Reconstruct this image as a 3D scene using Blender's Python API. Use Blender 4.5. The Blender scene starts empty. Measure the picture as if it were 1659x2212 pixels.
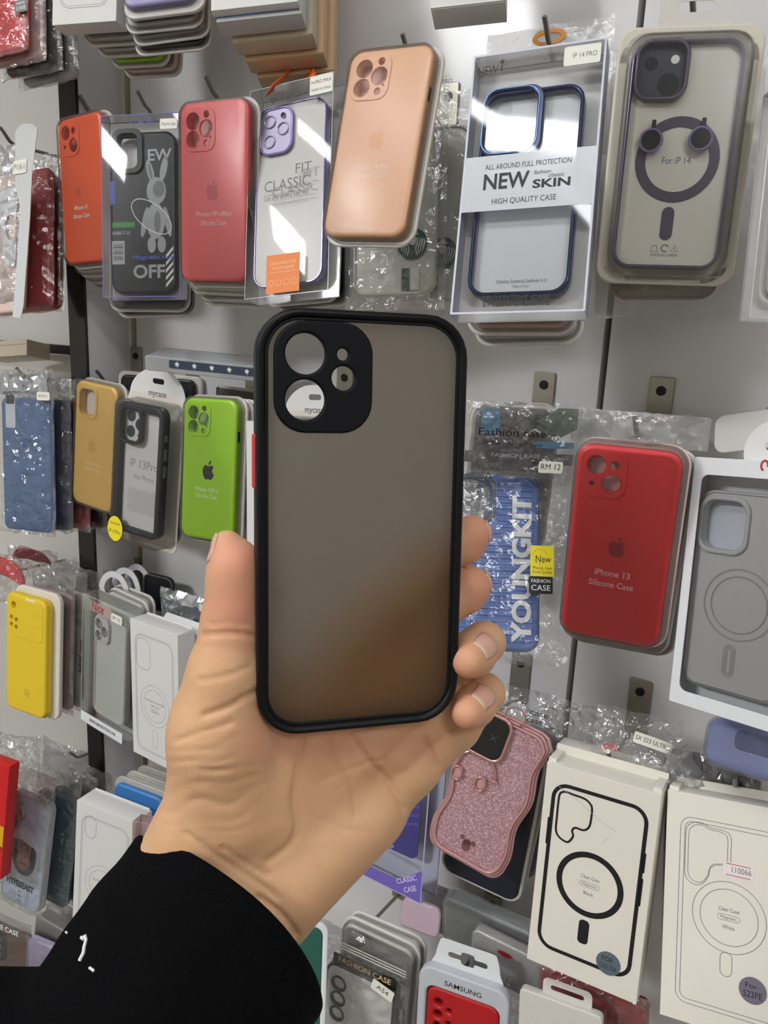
import bpy, bmesh, math, random
import numpy as np
from mathutils import Vector, Matrix, noise
random.seed(7)
S = bpy.context.scene
C = S.collection

# ------------------------------------------------------------------ camera
F, CX, CY = 1700.0, 829.5, 1106.0          # focal length and centre in pixels of the 1659x2212 frame
EYE = 1.45                                 # camera height (m)
WALL = 0.72                                # distance of the display wall
_d = np.array([-333, 7314, 1700.0]); _d /= np.linalg.norm(_d)
_r = np.array([2800, 536, -1700.0]); _r -= _d * (_r @ _d); _r /= np.linalg.norm(_r)
_n = np.cross(_r, _d)
M = np.array([_r, _n, -_d])                # camera (x right, y down, z forward) -> world (x along wall, y into wall, z up)
cam = bpy.data.cameras.new('camera'); co = bpy.data.objects.new('camera', cam); C.objects.link(co)
cam.sensor_fit = 'HORIZONTAL'; cam.sensor_width = 36.0; cam.lens = F / 1659.0 * 36.0
cam.clip_start = 0.01
cm = np.eye(4); cm[:3, 0] = M[:, 0]; cm[:3, 1] = -M[:, 1]; cm[:3, 2] = -M[:, 2]; cm[:3, 3] = (0, 0, EYE)
co.matrix_world = Matrix(cm.tolist())
S.camera = co
# ------------------------------------------------------------------ world, exposure
S.view_settings.view_transform = 'Standard'; S.view_settings.look = 'None'
S.view_settings.exposure = -0.1; S.view_settings.gamma = 1.0; S.view_settings.use_curve_mapping = False
S.cycles.transparent_max_bounces = 28
S.cycles.max_bounces = 8
S.cycles.caustics_reflective = False; S.cycles.caustics_refractive = False
wd = bpy.data.worlds.new('world'); S.world = wd; wd.use_nodes = True
wd.node_tree.nodes['Background'].inputs[0].default_value = (0.95, 0.97, 1.0, 1)
wd.node_tree.nodes['Background'].inputs[1].default_value = 0.4
LAMP_MAIN, LAMP_SIDE, LAMP_TOP = 60.0, 24.0, 30.0

# ------------------------------------------------------------------ materials
def lin(c):
    return c / 12.92 if c <= 0.04045 else ((c + 0.055) / 1.055) ** 2.4
def rgb(r, g, b, k=1.0):
    return (min(1, lin(r / 255) * k), min(1, lin(g / 255) * k), min(1, lin(b / 255) * k), 1)
_mats = {}
def mat(name, c, rough=0.5, spec=0.5, metal=0.0, bump=0.0, scale=200.0, coat=0.0, var=0.0, sss=0.0, trans=0.0, aniso=None):
    if name in _mats: return _mats[name]
    m = bpy.data.materials.new(name); m.use_nodes = True; nt = m.node_tree
    p = nt.nodes['Principled BSDF']
    p.inputs['Base Color'].default_value = c
    p.inputs['Roughness'].default_value = rough
    p.inputs['Specular IOR Level'].default_value = spec
    p.inputs['Metallic'].default_value = metal
    p.inputs['Coat Weight'].default_value = coat
    p.inputs['Coat Roughness'].default_value = 0.06
    p.inputs['Transmission Weight'].default_value = trans
    tc = nt.nodes.new('ShaderNodeTexCoord'); nz = nt.nodes.new('ShaderNodeTexNoise')
    nz.inputs['Scale'].default_value = scale; nz.inputs['Detail'].default_value = 4
    nt.links.new(tc.outputs['Object'], nz.inputs['Vector'])
    if bump > 0:
        b = nt.nodes.new('ShaderNodeBump'); b.inputs['Strength'].default_value = bump; b.inputs['Distance'].default_value = 0.002
        nt.links.new(nz.outputs['Fac'], b.inputs['Height']); nt.links.new(b.outputs['Normal'], p.inputs['Normal'])
    v = var if var > 0 else 0.03
    mx = nt.nodes.new('ShaderNodeMix'); mx.data_type = 'RGBA'
    mx.inputs[6].default_value = tuple(x * (1 - v) for x in c[:3]) + (1,)
    mx.inputs[7].default_value = tuple(min(1, x * (1 + v)) for x in c[:3]) + (1,)
    nt.links.new(nz.outputs['Fac'], mx.inputs[0]); nt.links.new(mx.outputs[2], p.inputs['Base Color'])
    if sss > 0:
        p.inputs['Subsurface Weight'].default_value = sss
        p.inputs['Subsurface Radius'].default_value = (1.0, 0.4, 0.25)
        p.inputs['Subsurface Scale'].default_value = 0.003
    _mats[name] = m
    return m
def film(name, tint=(0.94, 0.95, 0.96), haze=0.05, refl=0.05, rough=0.07, bump=0.0, scale=60.0, hcol=(0.9, 0.9, 0.92), fk=0.8):
    """clear plastic: lets what lies behind show, a little milky, with a sharp gloss"""
    if name in _mats: return _mats[name]
    m = bpy.data.materials.new(name); m.use_nodes = True; nt = m.node_tree; nt.nodes.clear()
    out = nt.nodes.new('ShaderNodeOutputMaterial')
    tr = nt.nodes.new('ShaderNodeBsdfTransparent'); tr.inputs[0].default_value = (*tint, 1)
    df = nt.nodes.new('ShaderNodeBsdfDiffuse'); df.inputs[0].default_value = (*hcol, 1)
    gl = nt.nodes.new('ShaderNodeBsdfGlossy'); gl.inputs['Roughness'].default_value = rough
    m1 = nt.nodes.new('ShaderNodeMixShader'); m1.inputs[0].default_value = haze
    m2 = nt.nodes.new('ShaderNodeMixShader')
    fr = nt.nodes.new('ShaderNodeFresnel'); fr.inputs[0].default_value = 1.45
    ma = nt.nodes.new('ShaderNodeMath'); ma.operation = 'MULTIPLY_ADD'; ma.inputs[1].default_value = fk; ma.inputs[2].default_value = refl
    ma.use_clamp = True
    L = nt.links.new
    L(tr.outputs[0], m1.inputs[1]); L(df.outputs[0], m1.inputs[2])
    L(fr.outputs[0], ma.inputs[0]); L(ma.outputs[0], m2.inputs[0])
    L(m1.outputs[0], m2.inputs[1]); L(gl.outputs[0], m2.inputs[2]); L(m2.outputs[0], out.inputs[0])
    if bump > 0:
        tc = nt.nodes.new('ShaderNodeTexCoord'); nz = nt.nodes.new('ShaderNodeTexNoise'); nz.inputs['Scale'].default_value = scale
        nz.inputs['Detail'].default_value = 3; nz.inputs['Distortion'].default_value = 0.6
        b = nt.nodes.new('ShaderNodeBump'); b.inputs['Strength'].default_value = bump; b.inputs['Distance'].default_value = 0.004
        L(tc.outputs['Object'], nz.inputs[0]); L(nz.outputs['Fac'], b.inputs['Height'])
        L(b.outputs[0], gl.inputs['Normal']); L(b.outputs[0], fr.inputs['Normal'])
    _mats[name] = m
    return m
def emit(name, c, s):
    m = bpy.data.materials.new(name); m.use_nodes = True; nt = m.node_tree; nt.nodes.clear()
    o = nt.nodes.new('ShaderNodeOutputMaterial'); e = nt.nodes.new('ShaderNodeEmission')
    e.inputs[0].default_value = c; e.inputs[1].default_value = s; nt.links.new(e.outputs[0], o.inputs[0])
    return m

# ------------------------------------------------------------------ geometry kit: a shape is (verts, faces)
def rr(w, h, r, cx=0, cy=0, n=7):
    r = min(r, w / 2 - 1e-6, h / 2 - 1e-6); P = []
    for (sx, sy, a0) in ((1, 1, 0), (-1, 1, 90), (-1, -1, 180), (1, -1, 270)):
        for i in range(n + 1):
            a = math.radians(a0 + 90 * i / n)
            P.append((cx + sx * (w / 2 - r) + r * math.cos(a), cy + sy * (h / 2 - r) + r * math.sin(a)))
    return P
def circ(r, cx=0, cy=0, n=32, ry=None):
    ry = ry or r
    return [(cx + r * math.cos(2 * math.pi * i / n), cy + ry * math.sin(2 * math.pi * i / n)) for i in range(n)]
def spline(pts, n=6, closed=True):
    P = [np.array(p, float) for p in pts]; N = len(P); out = []
    for i in range(N if closed else N - 1):
        g = lambda k: P[k % N] if closed else P[max(0, min(N - 1, k))]
        a, b, c, d = g(i - 1), g(i), g(i + 1), g(i + 2)
        for j in range(n):
            t = j / n
            out.append(tuple(0.5 * (2 * b + (c - a) * t + (2 * a - 5 * b + 4 * c - d) * t * t + (3 * b - a - 3 * c + d) * t ** 3)))
    if not closed: out.append(tuple(P[-1]))
    return out
def _take(ob):
    me = ob.to_mesh(); V = [tuple(v.co) for v in me.vertices]; Fc = [tuple(p.vertices) for p in me.polygons]
    ob.to_mesh_clear(); return V, Fc
def slab(loops, z0, z1, bev=0.0, res=2):
    """plate from one outline (and holes) between z0 and z1 with rounded edges"""
    cu = bpy.data.curves.new('t', 'CURVE'); cu.dimensions = '2D'; cu.fill_mode = 'BOTH'
    bev = min(bev, (z1 - z0) / 2 * 0.999)
    cu.extrude = max((z1 - z0) / 2 - bev, 0); cu.bevel_depth = bev; cu.bevel_resolution = res; cu.offset = -bev
    for lp in loops:
        sp = cu.splines.new('POLY'); sp.points.add(len(lp) - 1); sp.use_cyclic_u = True
        for p, q in zip(sp.points, lp): p.co = (q[0], q[1], 0, 1)
    ob = bpy.data.objects.new('t', cu); V, Fc = _take(ob)
    bpy.data.objects.remove(ob); bpy.data.curves.remove(cu)
    zc = (z0 + z1) / 2
    return [(x, y, z + zc) for x, y, z in V], Fc
def flat(loops, z): 
    cu = bpy.data.curves.new('t', 'CURVE'); cu.dimensions = '2D'; cu.fill_mode = 'FRONT'
    for lp in loops:
        sp = cu.splines.new('POLY'); sp.points.add(len(lp) - 1); sp.use_cyclic_u = True
        for p, q in zip(sp.points, lp): p.co = (q[0], q[1], 0, 1)
    ob = bpy.data.objects.new('t', cu); V, Fc = _take(ob)
    bpy.data.objects.remove(ob); bpy.data.curves.remove(cu)
    return [(x, y, z) for x, y, _ in V], Fc
def text(s, x, y, w=None, h=3.0, z=0.06, rot=0.0, bold=0.0, shear=0.0, align='CENTER', hfit=False):
    """printed words: centred on x, baseline y, capital height h, squeezed to width w"""
    cu = bpy.data.curves.new('t', 'FONT'); cu.body = s; cu.size = h / 0.69; cu.align_x = 'LEFT'; cu.resolution_u = 3
    cu.offset = bold * h; cu.shear = shear
    ob = bpy.data.objects.new('t', cu); V, Fc = _take(ob)
    bpy.data.objects.remove(ob); bpy.data.curves.remove(cu)
    if not V: return [], []
    xs = [v[0] for v in V]; x0, x1 = min(xs), max(xs)
    k = (w / (x1 - x0)) if w else 1.0
    ax = (x0 + x1) / 2 if align == 'CENTER' else x0
    c, sn = math.cos(math.radians(rot)), math.sin(math.radians(rot))
    out = []
    for v in V:
        a, b = (v[0] - ax) * k, v[1]
        out.append((x + a * c - b * sn, y + a * sn + b * c, z))
    return out, Fc
def stroke(pts, width, z=0.06, closed=True):
    P = [np.array(p[:2], float) for p in pts]; N = len(P); V = []; Fc = []
    for i in range(N):
        a = P[i - 1] if (closed or i > 0) else P[i]; b = P[(i + 1) % N] if (closed or i < N - 1) else P[i]
        t = b - a; t = t / (np.linalg.norm(t) + 1e-9); nn = np.array([-t[1], t[0]])
        for s in (1, -1): q = P[i] + nn * s * width / 2; V.append((q[0], q[1], z))
    for i in range(N if closed else N - 1):
        j = (i + 1) % N; Fc.append((2 * i, 2 * i + 1, 2 * j + 1, 2 * j))
    return V, Fc
def join(*gs):
    V, Fc = [], []
    for v, f in gs:
        o = len(V); V += list(v); Fc += [tuple(i + o for i in q) for q in f]
    return V, Fc
def move(g, dx=0, dy=0, dz=0, k=1.0): return [(x * k + dx, y * k + dy, z * k + dz) for x, y, z in g[0]], g[1]
def spin(g, deg, axis='Z', about=(0, 0, 0)):
    R = Matrix.Rotation(math.radians(deg), 3, axis); a = Vector(about)
    return [tuple(R @ (Vector(v) - a) + a) for v in g[0]], g[1]
def block(w, h, z0, z1, cx=0, cy=0, bev=0.4): return slab([rr(w, h, max(bev, 0.3), cx, cy, 3)], z0, z1, bev, 1)
def tube(pts, r, n=8, r2=None):
    P = [Vector(p) for p in pts]; V = []; Fc = []; N = len(P); up = None
    for i, p in enumerate(P):
        t = (P[min(i + 1, N - 1)] - P[max(i - 1, 0)]).normalized()
        if up is None: up = t.orthogonal().normalized()
        up = (up - t * up.dot(t)).normalized(); bi = t.cross(up)
        rad = r if r2 is None else r + (r2 - r) * i / (N - 1)
        for k in range(n):
            a = 2 * math.pi * k / n; V.append(tuple(p + (up * math.cos(a) + bi * math.sin(a)) * rad))
    for i in range(N - 1):
        for k in range(n): Fc.append((i * n + k, i * n + (k + 1) % n, (i + 1) * n + (k + 1) % n, (i + 1) * n + k))
    Fc.append(tuple(range(n - 1, -1, -1))); Fc.append(tuple((N - 1) * n + k for k in range(n)))
    return V, Fc
def shell(w, h, r, z0, z1, cx=0, cy=0, bev=2.5, flare=0.0):
    """thin clear cover, open at the back"""
    V, Fc = [], []; rings = [(z0, flare), (z0, 0.0)] if flare > 0 else [(z0, 0.0)]
    st = [(z1 - bev, 0.0)] + [(z1 - bev + bev * math.sin(a), -bev + bev * math.cos(a)) for a in (0.5, 1.0, math.pi / 2)]
    for z, o in rings + st:
        V += [(x, y, z) for x, y in rr(w + 2 * o, h + 2 * o, max(r + o, 0.5), cx, cy)]
    n = len(rr(w, h, r)); k = len(V) // n
    for i in range(k - 1):
        for j in range(n): Fc.append((i * n + j, i * n + (j + 1) % n, (i + 1) * n + (j + 1) % n, (i + 1) * n + j))
    Fc.append(tuple((k - 1) * n + j for j in range(n)))
    return V, Fc
def nz3(x, y, z): return noise.noise((x, y, z))
def crumple(w, h, depth, seed, amp=3.0, cell=5.0, taper=0.0, cy=0, cx=0, top=0.0, zoff=0.0):
    """a crinkled pouch: two creased sheets meeting along their rim"""
    nx, ny = max(6, int(w / cell)), max(6, int(h / cell)); V, Fc = [], []
    for side in (1, -1):
        o = len(V)
        for j in range(ny + 1):
            for i in range(nx + 1):
                u, v = i / nx * 2 - 1, j / ny * 2 - 1
                e = (1 - abs(u) ** 4) * (1 - abs(v) ** 6)
                wx = 1 - taper * max(0, v)
                x, y = u * w / 2 * wx, v * h / 2
                jx = nz3(x * .09 + seed, y * .09, 3.1 * side); jy = nz3(x * .09, y * .09 + seed, 7.7)
                rid = 1 - 2 * abs(nz3(x * .055 + seed * 1.7, y * .055, seed + side))
                fine = nz3(x * .21, y * .21 + seed, side * 5.0)
                if abs(u) > .99 or abs(v) > .99: e = 0
                zz = side * depth / 2 * e + amp * (0.75 * rid - 0.3 + 0.55 * fine) * (0.35 + 0.65 * e)
                if e == 0: zz = amp * 0.8 * nz3(x * .05 + seed, y * .05, 1.3)
                V.append((cx + x + jx * amp * .5, cy + y + jy * amp * .8, zz + zoff))
        W = nx + 1
        for j in range(ny):
            for i in range(nx):
                a, b, c, d = o + j * W + i, o + j * W + i + 1, o + (j + 1) * W + i + 1, o + (j + 1) * W + i
                if side < 0: a, b, c, d = b, a, d, c
                Fc += ([(a, b, c), (a, c, d)] if (i * 7 + j * 3 + seed) % 2 < 1 else [(a, b, d), (b, c, d)])
    return V, Fc
APPLE = spline([(0, .27), (.10, .31), (.20, .33), (.30, .30), (.37, .23), (.31, .15), (.285, .06), (.30, -.04), (.35, -.11), (.405, -.15),
                (.38, -.25), (.31, -.37), (.22, -.465), (.13, -.47), (0, -.44), (-.12, -.47), (-.22, -.46), (-.31, -.36), (-.38, -.2), (-.41, -.03),
                (-.39, .14), (-.32, .26), (-.21, .33), (-.10, .31)], 4)
LEAF = spline([(0, .36), (.02, .47), (.09, .56), (.18, .60), (.17, .49), (.11, .40)], 4)
def apple(x, y, h, z): return flat([[(x + a * h, y + b * h) for a, b in APPLE], [(x + a * h, y + b * h) for a, b in LEAF]], z)

# ------------------------------------------------------------------ pose of a flat face from where its four corners are seen
def ray(x, y): return M @ np.array([(x - CX) / F, (y - CY) / F, 1.0])
def PY(x, y, Y): q = ray(x, y); return q * (Y / q[1])
def PZ(x, y, z): return ray(x, y) * z
def projp(p): c = M.T @ p; return np.array([CX + F * c[0] / c[2], CY + F * c[1] / c[2]])
def _rod(w):
    t = np.linalg.norm(w)
    if t < 1e-9: return np.eye(3)
    k = w / t; K = np.array([[0, -k[2], k[1]], [k[2], 0, -k[0]], [-k[1], k[0], 0]])
    return np.eye(3) + np.sin(t) * K + (1 - np.cos(t)) * K @ K
B0 = np.array([[1, 0, 0], [0, 0, -1], [0, 1, 0.0]])
def pose(q, w, h, Y=None, prior=6.0):
    q = np.array(q, float); w *= .001; h *= .001
    L = np.array([[-w / 2, h / 2, 0], [w / 2, h / 2, 0], [w / 2, -h / 2, 0], [-w / 2, -h / 2, 0]])
    c = q.mean(0); p = np.concatenate([np.zeros(3), PY(c[0], c[1], .58)])
    def res(p):
        X = L @ (_rod(p[:3]) @ B0).T + p[3:]
        return np.concatenate([(np.array([projp(x) for x in X]) - q).ravel(), p[:3] * prior])
    lam = 1e-3
    for _ in range(50):
        r0 = res(p); J = np.zeros((len(r0), 6))
        for k in range(6):
            e = np.zeros(6); e[k] = 1e-6; J[:, k] = (res(p + e) - r0) / 1e-6
        A = J.T @ J; s = np.linalg.solve(A + lam * np.diag(np.diag(A)), -J.T @ r0)
        if (res(p + s) ** 2).sum() < (r0 ** 2).sum():
            p = p + s; lam *= .4
            if np.abs(s).max() < 1e-7: break
        else: lam *= 5
    T = p[3:]; k = Y / T[1] if Y else 1.0
    return _rod(p[:3]) @ B0, T * k, k

# ------------------------------------------------------------------ objects
def mesh_obj(name, g, m, parent=None, smooth=35, U=1.0, label=None, kind=None):
    me = bpy.data.meshes.new(name)
    me.from_pydata([(x * U, y * U, z * U) for x, y, z in g[0]], [], g[1]); me.validate(); me.update()
    if smooth:
        for p in me.polygons: p.use_smooth = True
        me.set_sharp_from_angle(angle=math.radians(smooth))
    me.materials.append(m)
    o = bpy.data.objects.new(name, me); C.objects.link(o)
    if parent is not None: o.parent = parent
    if label: o['label'] = label
    if kind: o['kind'] = kind
    return o
def tag(o, label, cat, group=None):
    o['label'] = label; o['category'] = cat
    if group: o['group'] = group
class Item:
    """one thing: an Empty at the centre of its front face; parts are laid out in millimetres, z towards the viewer"""
    def __init__(s, name, label, cat, quad=None, w=75, h=150, Y=None, group=None, RTk=None, off=(0, 0, 0), rot=0):
        R, T, k = RTk if RTk else pose(quad, w, h, Y)
        s.R, s.k, s.U, s.w, s.h = R, k, .001 * k, w, h
        T = T + R @ (np.array(off, float) * s.U)
        if rot: R = R @ np.array(Matrix.Rotation(math.radians(rot), 3, 'Z'))
        s.T = T
        m4 = np.eye(4); m4[:3, :3] = R; m4[:3, 3] = T + np.array([0, 0, EYE])
        s.root = bpy.data.objects.new(name, None); s.root.empty_display_size = .01; C.objects.link(s.root)
        s.root.matrix_world = Matrix(m4.tolist()); tag(s.root, label, cat, group)
    def add(s, name, g, m, parent=None, smooth=35, label=None):
        return mesh_obj(name, g, m, parent or s.root, smooth, s.U, label)
    def loc(s, x, y, z=0.0):
        o = s.T + s.R @ np.array([0, 0, z * s.U]); q = ray(x, y); nn = s.R[:, 2]
        l = s.R.T @ (q * ((nn @ o) / (nn @ q)) - s.T) / s.U
        return float(l[0]), float(l[1])
    def poly(s, pts, z=0.0): return [s.loc(x, y, z) for x, y in pts]
    def rtk(s): return s.R, s.T, s.k
def dup(root, off, label, group=None, rot=0.0):
    """a copy of a thing with copies of its parts and their sub-parts"""
    r = root.copy(); C.objects.link(r)
    mw = root.matrix_world.copy()
    if rot: mw = mw @ Matrix.Rotation(math.radians(rot), 4, 'Z')
    mw.translation = mw.translation + Vector(off); r.matrix_world = mw
    r['label'] = label
    if group: r['group'] = group
    for ch in list(root.children):
        c = ch.copy(); C.objects.link(c); c.parent = r
        for g in ch.children:
            d = g.copy(); C.objects.link(d); d.parent = c
    return r
def world_obj(name, g, m, label=None, cat=None, group=None, kind=None, smooth=35, parent=None):
    o = mesh_obj(name, ([(x, y, z + (EYE if parent is None else 0)) for x, y, z in g[0]], g[1]), m, parent, smooth)
    if label: tag(o, label, cat, group)
    if kind: o['kind'] = kind
    return o
def box3(x0, x1, y0, y1, z0, z1):
    return ([(x, y, z) for x in (x0, x1) for y in (y0, y1) for z in (z0, z1)],
            [(0, 1, 3, 2), (4, 6, 7, 5), (0, 4, 5, 1), (2, 3, 7, 6), (0, 2, 6, 4), (1, 5, 7, 3)])
# ------------------------------------------------------------------ the shop: wall panels, divider, floor, ceiling, lamps
mWall = mat('white_laminate', rgb(219, 218, 219), .22, .5, var=.02, scale=6)
mWallL = mat('old_white_laminate', rgb(205, 203, 198), .35, .4, var=.03, scale=6)
mBlackGloss = mat('black_gloss_trim', rgb(14, 13, 15), .12, .5)
mDark = mat('dark_backing', rgb(9, 8, 8), .9, .1)
mBeige = mat('board_edge', rgb(220, 210, 194), .6)
mPlain = mat('painted_room', rgb(205, 200, 190), .8, bump=.1, scale=40)
mFloor = mat('floor_tile', rgb(120, 115, 108), .4, var=.1, scale=4)
def quadbox(name, x0, x1, y0, y1, z0, z1, m, kind='structure'): return world_obj(name, box3(x0, x1, y0, y1, z0, z1), m, kind=kind, smooth=0)
FL, CE = -EYE, 1.15
quadbox('floor', -3.2, 1.9, -3.0, .86, FL - .05, FL, mFloor)
quadbox('ceiling', -3.2, 1.9, -3.0, .86, CE, CE + .05, mPlain)
quadbox('wall_left', -3.25, -3.2, -3.0, .86, FL, CE, mPlain)
quadbox('wall_right', 1.9, 1.95, -3.0, .86, FL, CE, mPlain)
quadbox('wall_front', -3.2, 1.9, -3.05, -3.0, FL, CE, mPlain)
quadbox('wall_back', -3.2, 1.9, WALL + .03, WALL + .08, FL, CE, mDark)
YP = WALL - .069                                   # front of the divider
xr, xl = PY(168, 300, YP)[0], PY(131, 300, YP)[0]
xp = PY(273, 420, WALL)[0]
xs = PY(1315, 690, WALL)[0]
quadbox('wall_back_middle', xp + .012, xs - .003, WALL, WALL + .03, FL, CE, mWall)
quadbox('wall_back_right', xs + .003, 1.9, WALL, WALL + .03, FL, CE, mWall)
quadbox('wall_back_left', -3.2, xl - .004, WALL - .005, WALL + .03, FL, CE, mWallL)
quadbox('trim_1', xp - .006, xp + .003, WALL - .001, WALL + .03, FL, CE, mBeige)          # raw edge of the panel board
quadbox('wall_divider', xl + .003, xr - .001, YP + .004, WALL + .03, FL, CE, mWall)
world_obj('trim_2', spin(slab([rr(xr - xl + .002, CE - FL, .003, 0, 0, 3)], 0, .004, .0018), 90, 'X'), mBlackGloss, kind='structure')
bpy.data.objects['trim_2'].location = ((xl + xr) / 2, YP + .0035, (CE + FL) / 2)
quadbox('trim_3', xp - .024, xp - .012, WALL - .004, WALL + .03, FL, CE, mBlackGloss)

mLampOn = {}
def ceiling_lamp(x, y, lx, ly, strength, label):
    """flush LED panel: housing and a lit diffuser"""
    t = bpy.data.objects.new('ceiling_light', None); C.objects.link(t); t.location = (x, y, CE + EYE)
    tag(t, label, 'ceiling light', 'LED panels on the shop ceiling')
    mesh_obj('housing', slab([rr(lx + .04, ly + .04, .01), rr(lx, ly, .005)], -.03, -.001, .002), mat('lamp_white', rgb(230, 230, 230), .5), t)
    mesh_obj('diffuser', slab([rr(lx, ly, .004)], -.026, -.012, .001), emit('lamp%d' % len(mLampOn), (.97, .985, 1.0, 1), strength), t)
    mLampOn[len(mLampOn)] = 1
ceiling_lamp(-1.45, -1.66, .62, .5, LAMP_MAIN, 'square LED ceiling panel behind and left of the viewer')
ceiling_lamp(1.2, -.9, .9, .3, LAMP_SIDE, 'short LED ceiling panel behind and right of the viewer')
ceiling_lamp(-.4, -.41, 1.7, .095, LAMP_TOP, 'narrow LED ceiling strip nearest the display wall')

# ------------------------------------------------------------------ the held phone case
HQ = ([556, 660], [1014, 678], [985, 1558], [558, 1597])
mTPU = mat('black_tpu', rgb(8, 8, 11), .45, .25)
mTPUm = mat('black_matt_tpu', rgb(6, 8, 14), .6, .2)
def frosted():
    m = bpy.data.materials.new('smoky_frosted_plastic'); m.use_nodes = True; nt = m.node_tree; nt.nodes.clear(); L = nt.links.new
    o = nt.nodes.new('ShaderNodeOutputMaterial')
    tl = nt.nodes.new('ShaderNodeBsdfTranslucent'); tl.inputs[0].default_value = rgb(251, 245, 230)
    rf = nt.nodes.new('ShaderNodeBsdfRefraction'); rf.inputs[0].default_value = rgb(205, 192, 178); rf.inputs['Roughness'].default_value = .62; rf.inputs['IOR'].default_value = 1.25
    df = nt.nodes.new('ShaderNodeBsdfDiffuse'); df.inputs[0].default_value = rgb(70, 60, 52)
    gl = nt.nodes.new('ShaderNodeBsdfGlossy'); gl.inputs['Roughness'].default_value = .45
    fr = nt.nodes.new('ShaderNodeFresnel'); fr.inputs[0].default_value = 1.35
    nz = nt.nodes.new('ShaderNodeTexNoise'); nz.inputs['Scale'].default_value = 1800
    bp = nt.nodes.new('ShaderNodeBump'); bp.inputs['Strength'].default_value = .08; bp.inputs['Distance'].default_value = .0005
    tc = nt.nodes.new('ShaderNodeTexCoord'); L(tc.outputs['Object'], nz.inputs[0]); L(nz.outputs['Fac'], bp.inputs['Height']); L(bp.outputs[0], gl.inputs['Normal'])
    a = nt.nodes.new('ShaderNodeMixShader'); a.inputs[0].default_value = .03; L(tl.outputs[0], a.inputs[1]); L(rf.outputs[0], a.inputs[2])
    b = nt.nodes.new('ShaderNodeMixShader'); b.inputs[0].default_value = .04; L(a.outputs[0], b.inputs[1]); L(df.outputs[0], b.inputs[2])
    c = nt.nodes.new('ShaderNodeMixShader'); L(fr.outputs[0], c.inputs[0]); L(b.outputs[0], c.inputs[1]); L(gl.outputs[0], c.inputs[2]); L(c.outputs[0], o.inputs[0])
    return m
held = Item('phone_case', 'smoky frosted phone case with black frame held up in the hand', 'phone case', HQ, 77, 153)
hx, hy = -38.5, 76.5
def blk(z): return rr(34.8, 38.4, 11, hx + 23.4, hy - 23.6)
def camholes(d=0): return [circ(7.05 + d, hx + 16.8, hy - 15.6), circ(7.05 + d, hx + 16.8, hy - 31.4), circ(2.1 + d, hx + 30.0, hy - 15.4), circ(4.25 + d, hx + 30.3, hy - 23.6)]
held.add('frame', slab([rr(77, 153, 15.5), rr(70.6, 146.6, 12.5)], -10.5, 0, 1.6, 3), mTPU)
held.add('inner_lip', slab([rr(71.2, 147.2, 12.7), rr(68.6, 144.6, 11.5)], -2.6, -1.5, .3), mTPU)
held.add('frosted_back', slab([rr(71.4, 147.4, 12.7), rr(32, 36, 10, hx + 23.4, hy - 23.6)], -3.0, -1.9, .1), frosted())
fb = [c for c in held.root.children if c.name.startswith('frosted_back')][0]; fb.data.materials.append(film('back_gloss', haze=.0, refl=0, tint=(1, 1, 1)))
for p in fb.data.polygons: p.material_index = 0 if p.center.z > -2.2 * held.U else 1
held.add('camera_frame', slab([blk(0)] + camholes(), -2.8, .5, .8, 3), mTPUm)
for (x, y0, y1, s) in ((-38.5, -43.5, -62.5, -1), (38.5, -45, -59, 1)):
    held.add('side_button', move(block(1.6, y0 - y1, -8, -4, 0, 0, .6), x + s * .1, hy + (y0 + y1) / 2), mat('red_button', rgb(205, 60, 58), .45), label='red side button')
for x in (-12, 12): held.add('speaker_slot', move(block(9, .8, -6.5, -4.5, 0, 0, .3), x, -76.4), mDark)

# ------------------------------------------------------------------ the hand
Tc, nc = M.T @ held.T, M.T @ held.R[:, 2]
def zc(x, y): q = np.array([(x - CX) / F, (y - CY) / F, 1.0]); return (nc @ Tc) / (nc @ q)
ZREF = zc(770, 1300)
def hp(x, y, off):                              # camera-space point seen at (x, y), off mm behind the front of the case
    z = zc(min(max(x, 430), 1050), min(y, 1640)) + off * .001
    return np.array([(x - CX) / F * z, (y - CY) / F * z, z])
def px(r, z=None): return r * (z or .3) / F
class G: pass
def cap(p, a, b, ra, rb):
    ab = b - a; t = np.clip(((p - a) @ ab) / (ab @ ab), 0, 1)
    return np.linalg.norm(p - a - t[..., None] * ab, axis=-1) - (ra + (rb - ra) * t)
def chain(p, pts, rad, k=.003):
    d = None
    for i in range(len(pts) - 1):
        e = cap(p, pts[i], pts[i + 1], rad[i], rad[i + 1]); d = e if d is None else smin(d, e, k)
    return d
def smin(a, b, k):
    h = np.clip(.5 + .5 * (b - a) / k, 0, 1); return b + (a - b) * h - k * h * (1 - h)
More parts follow.
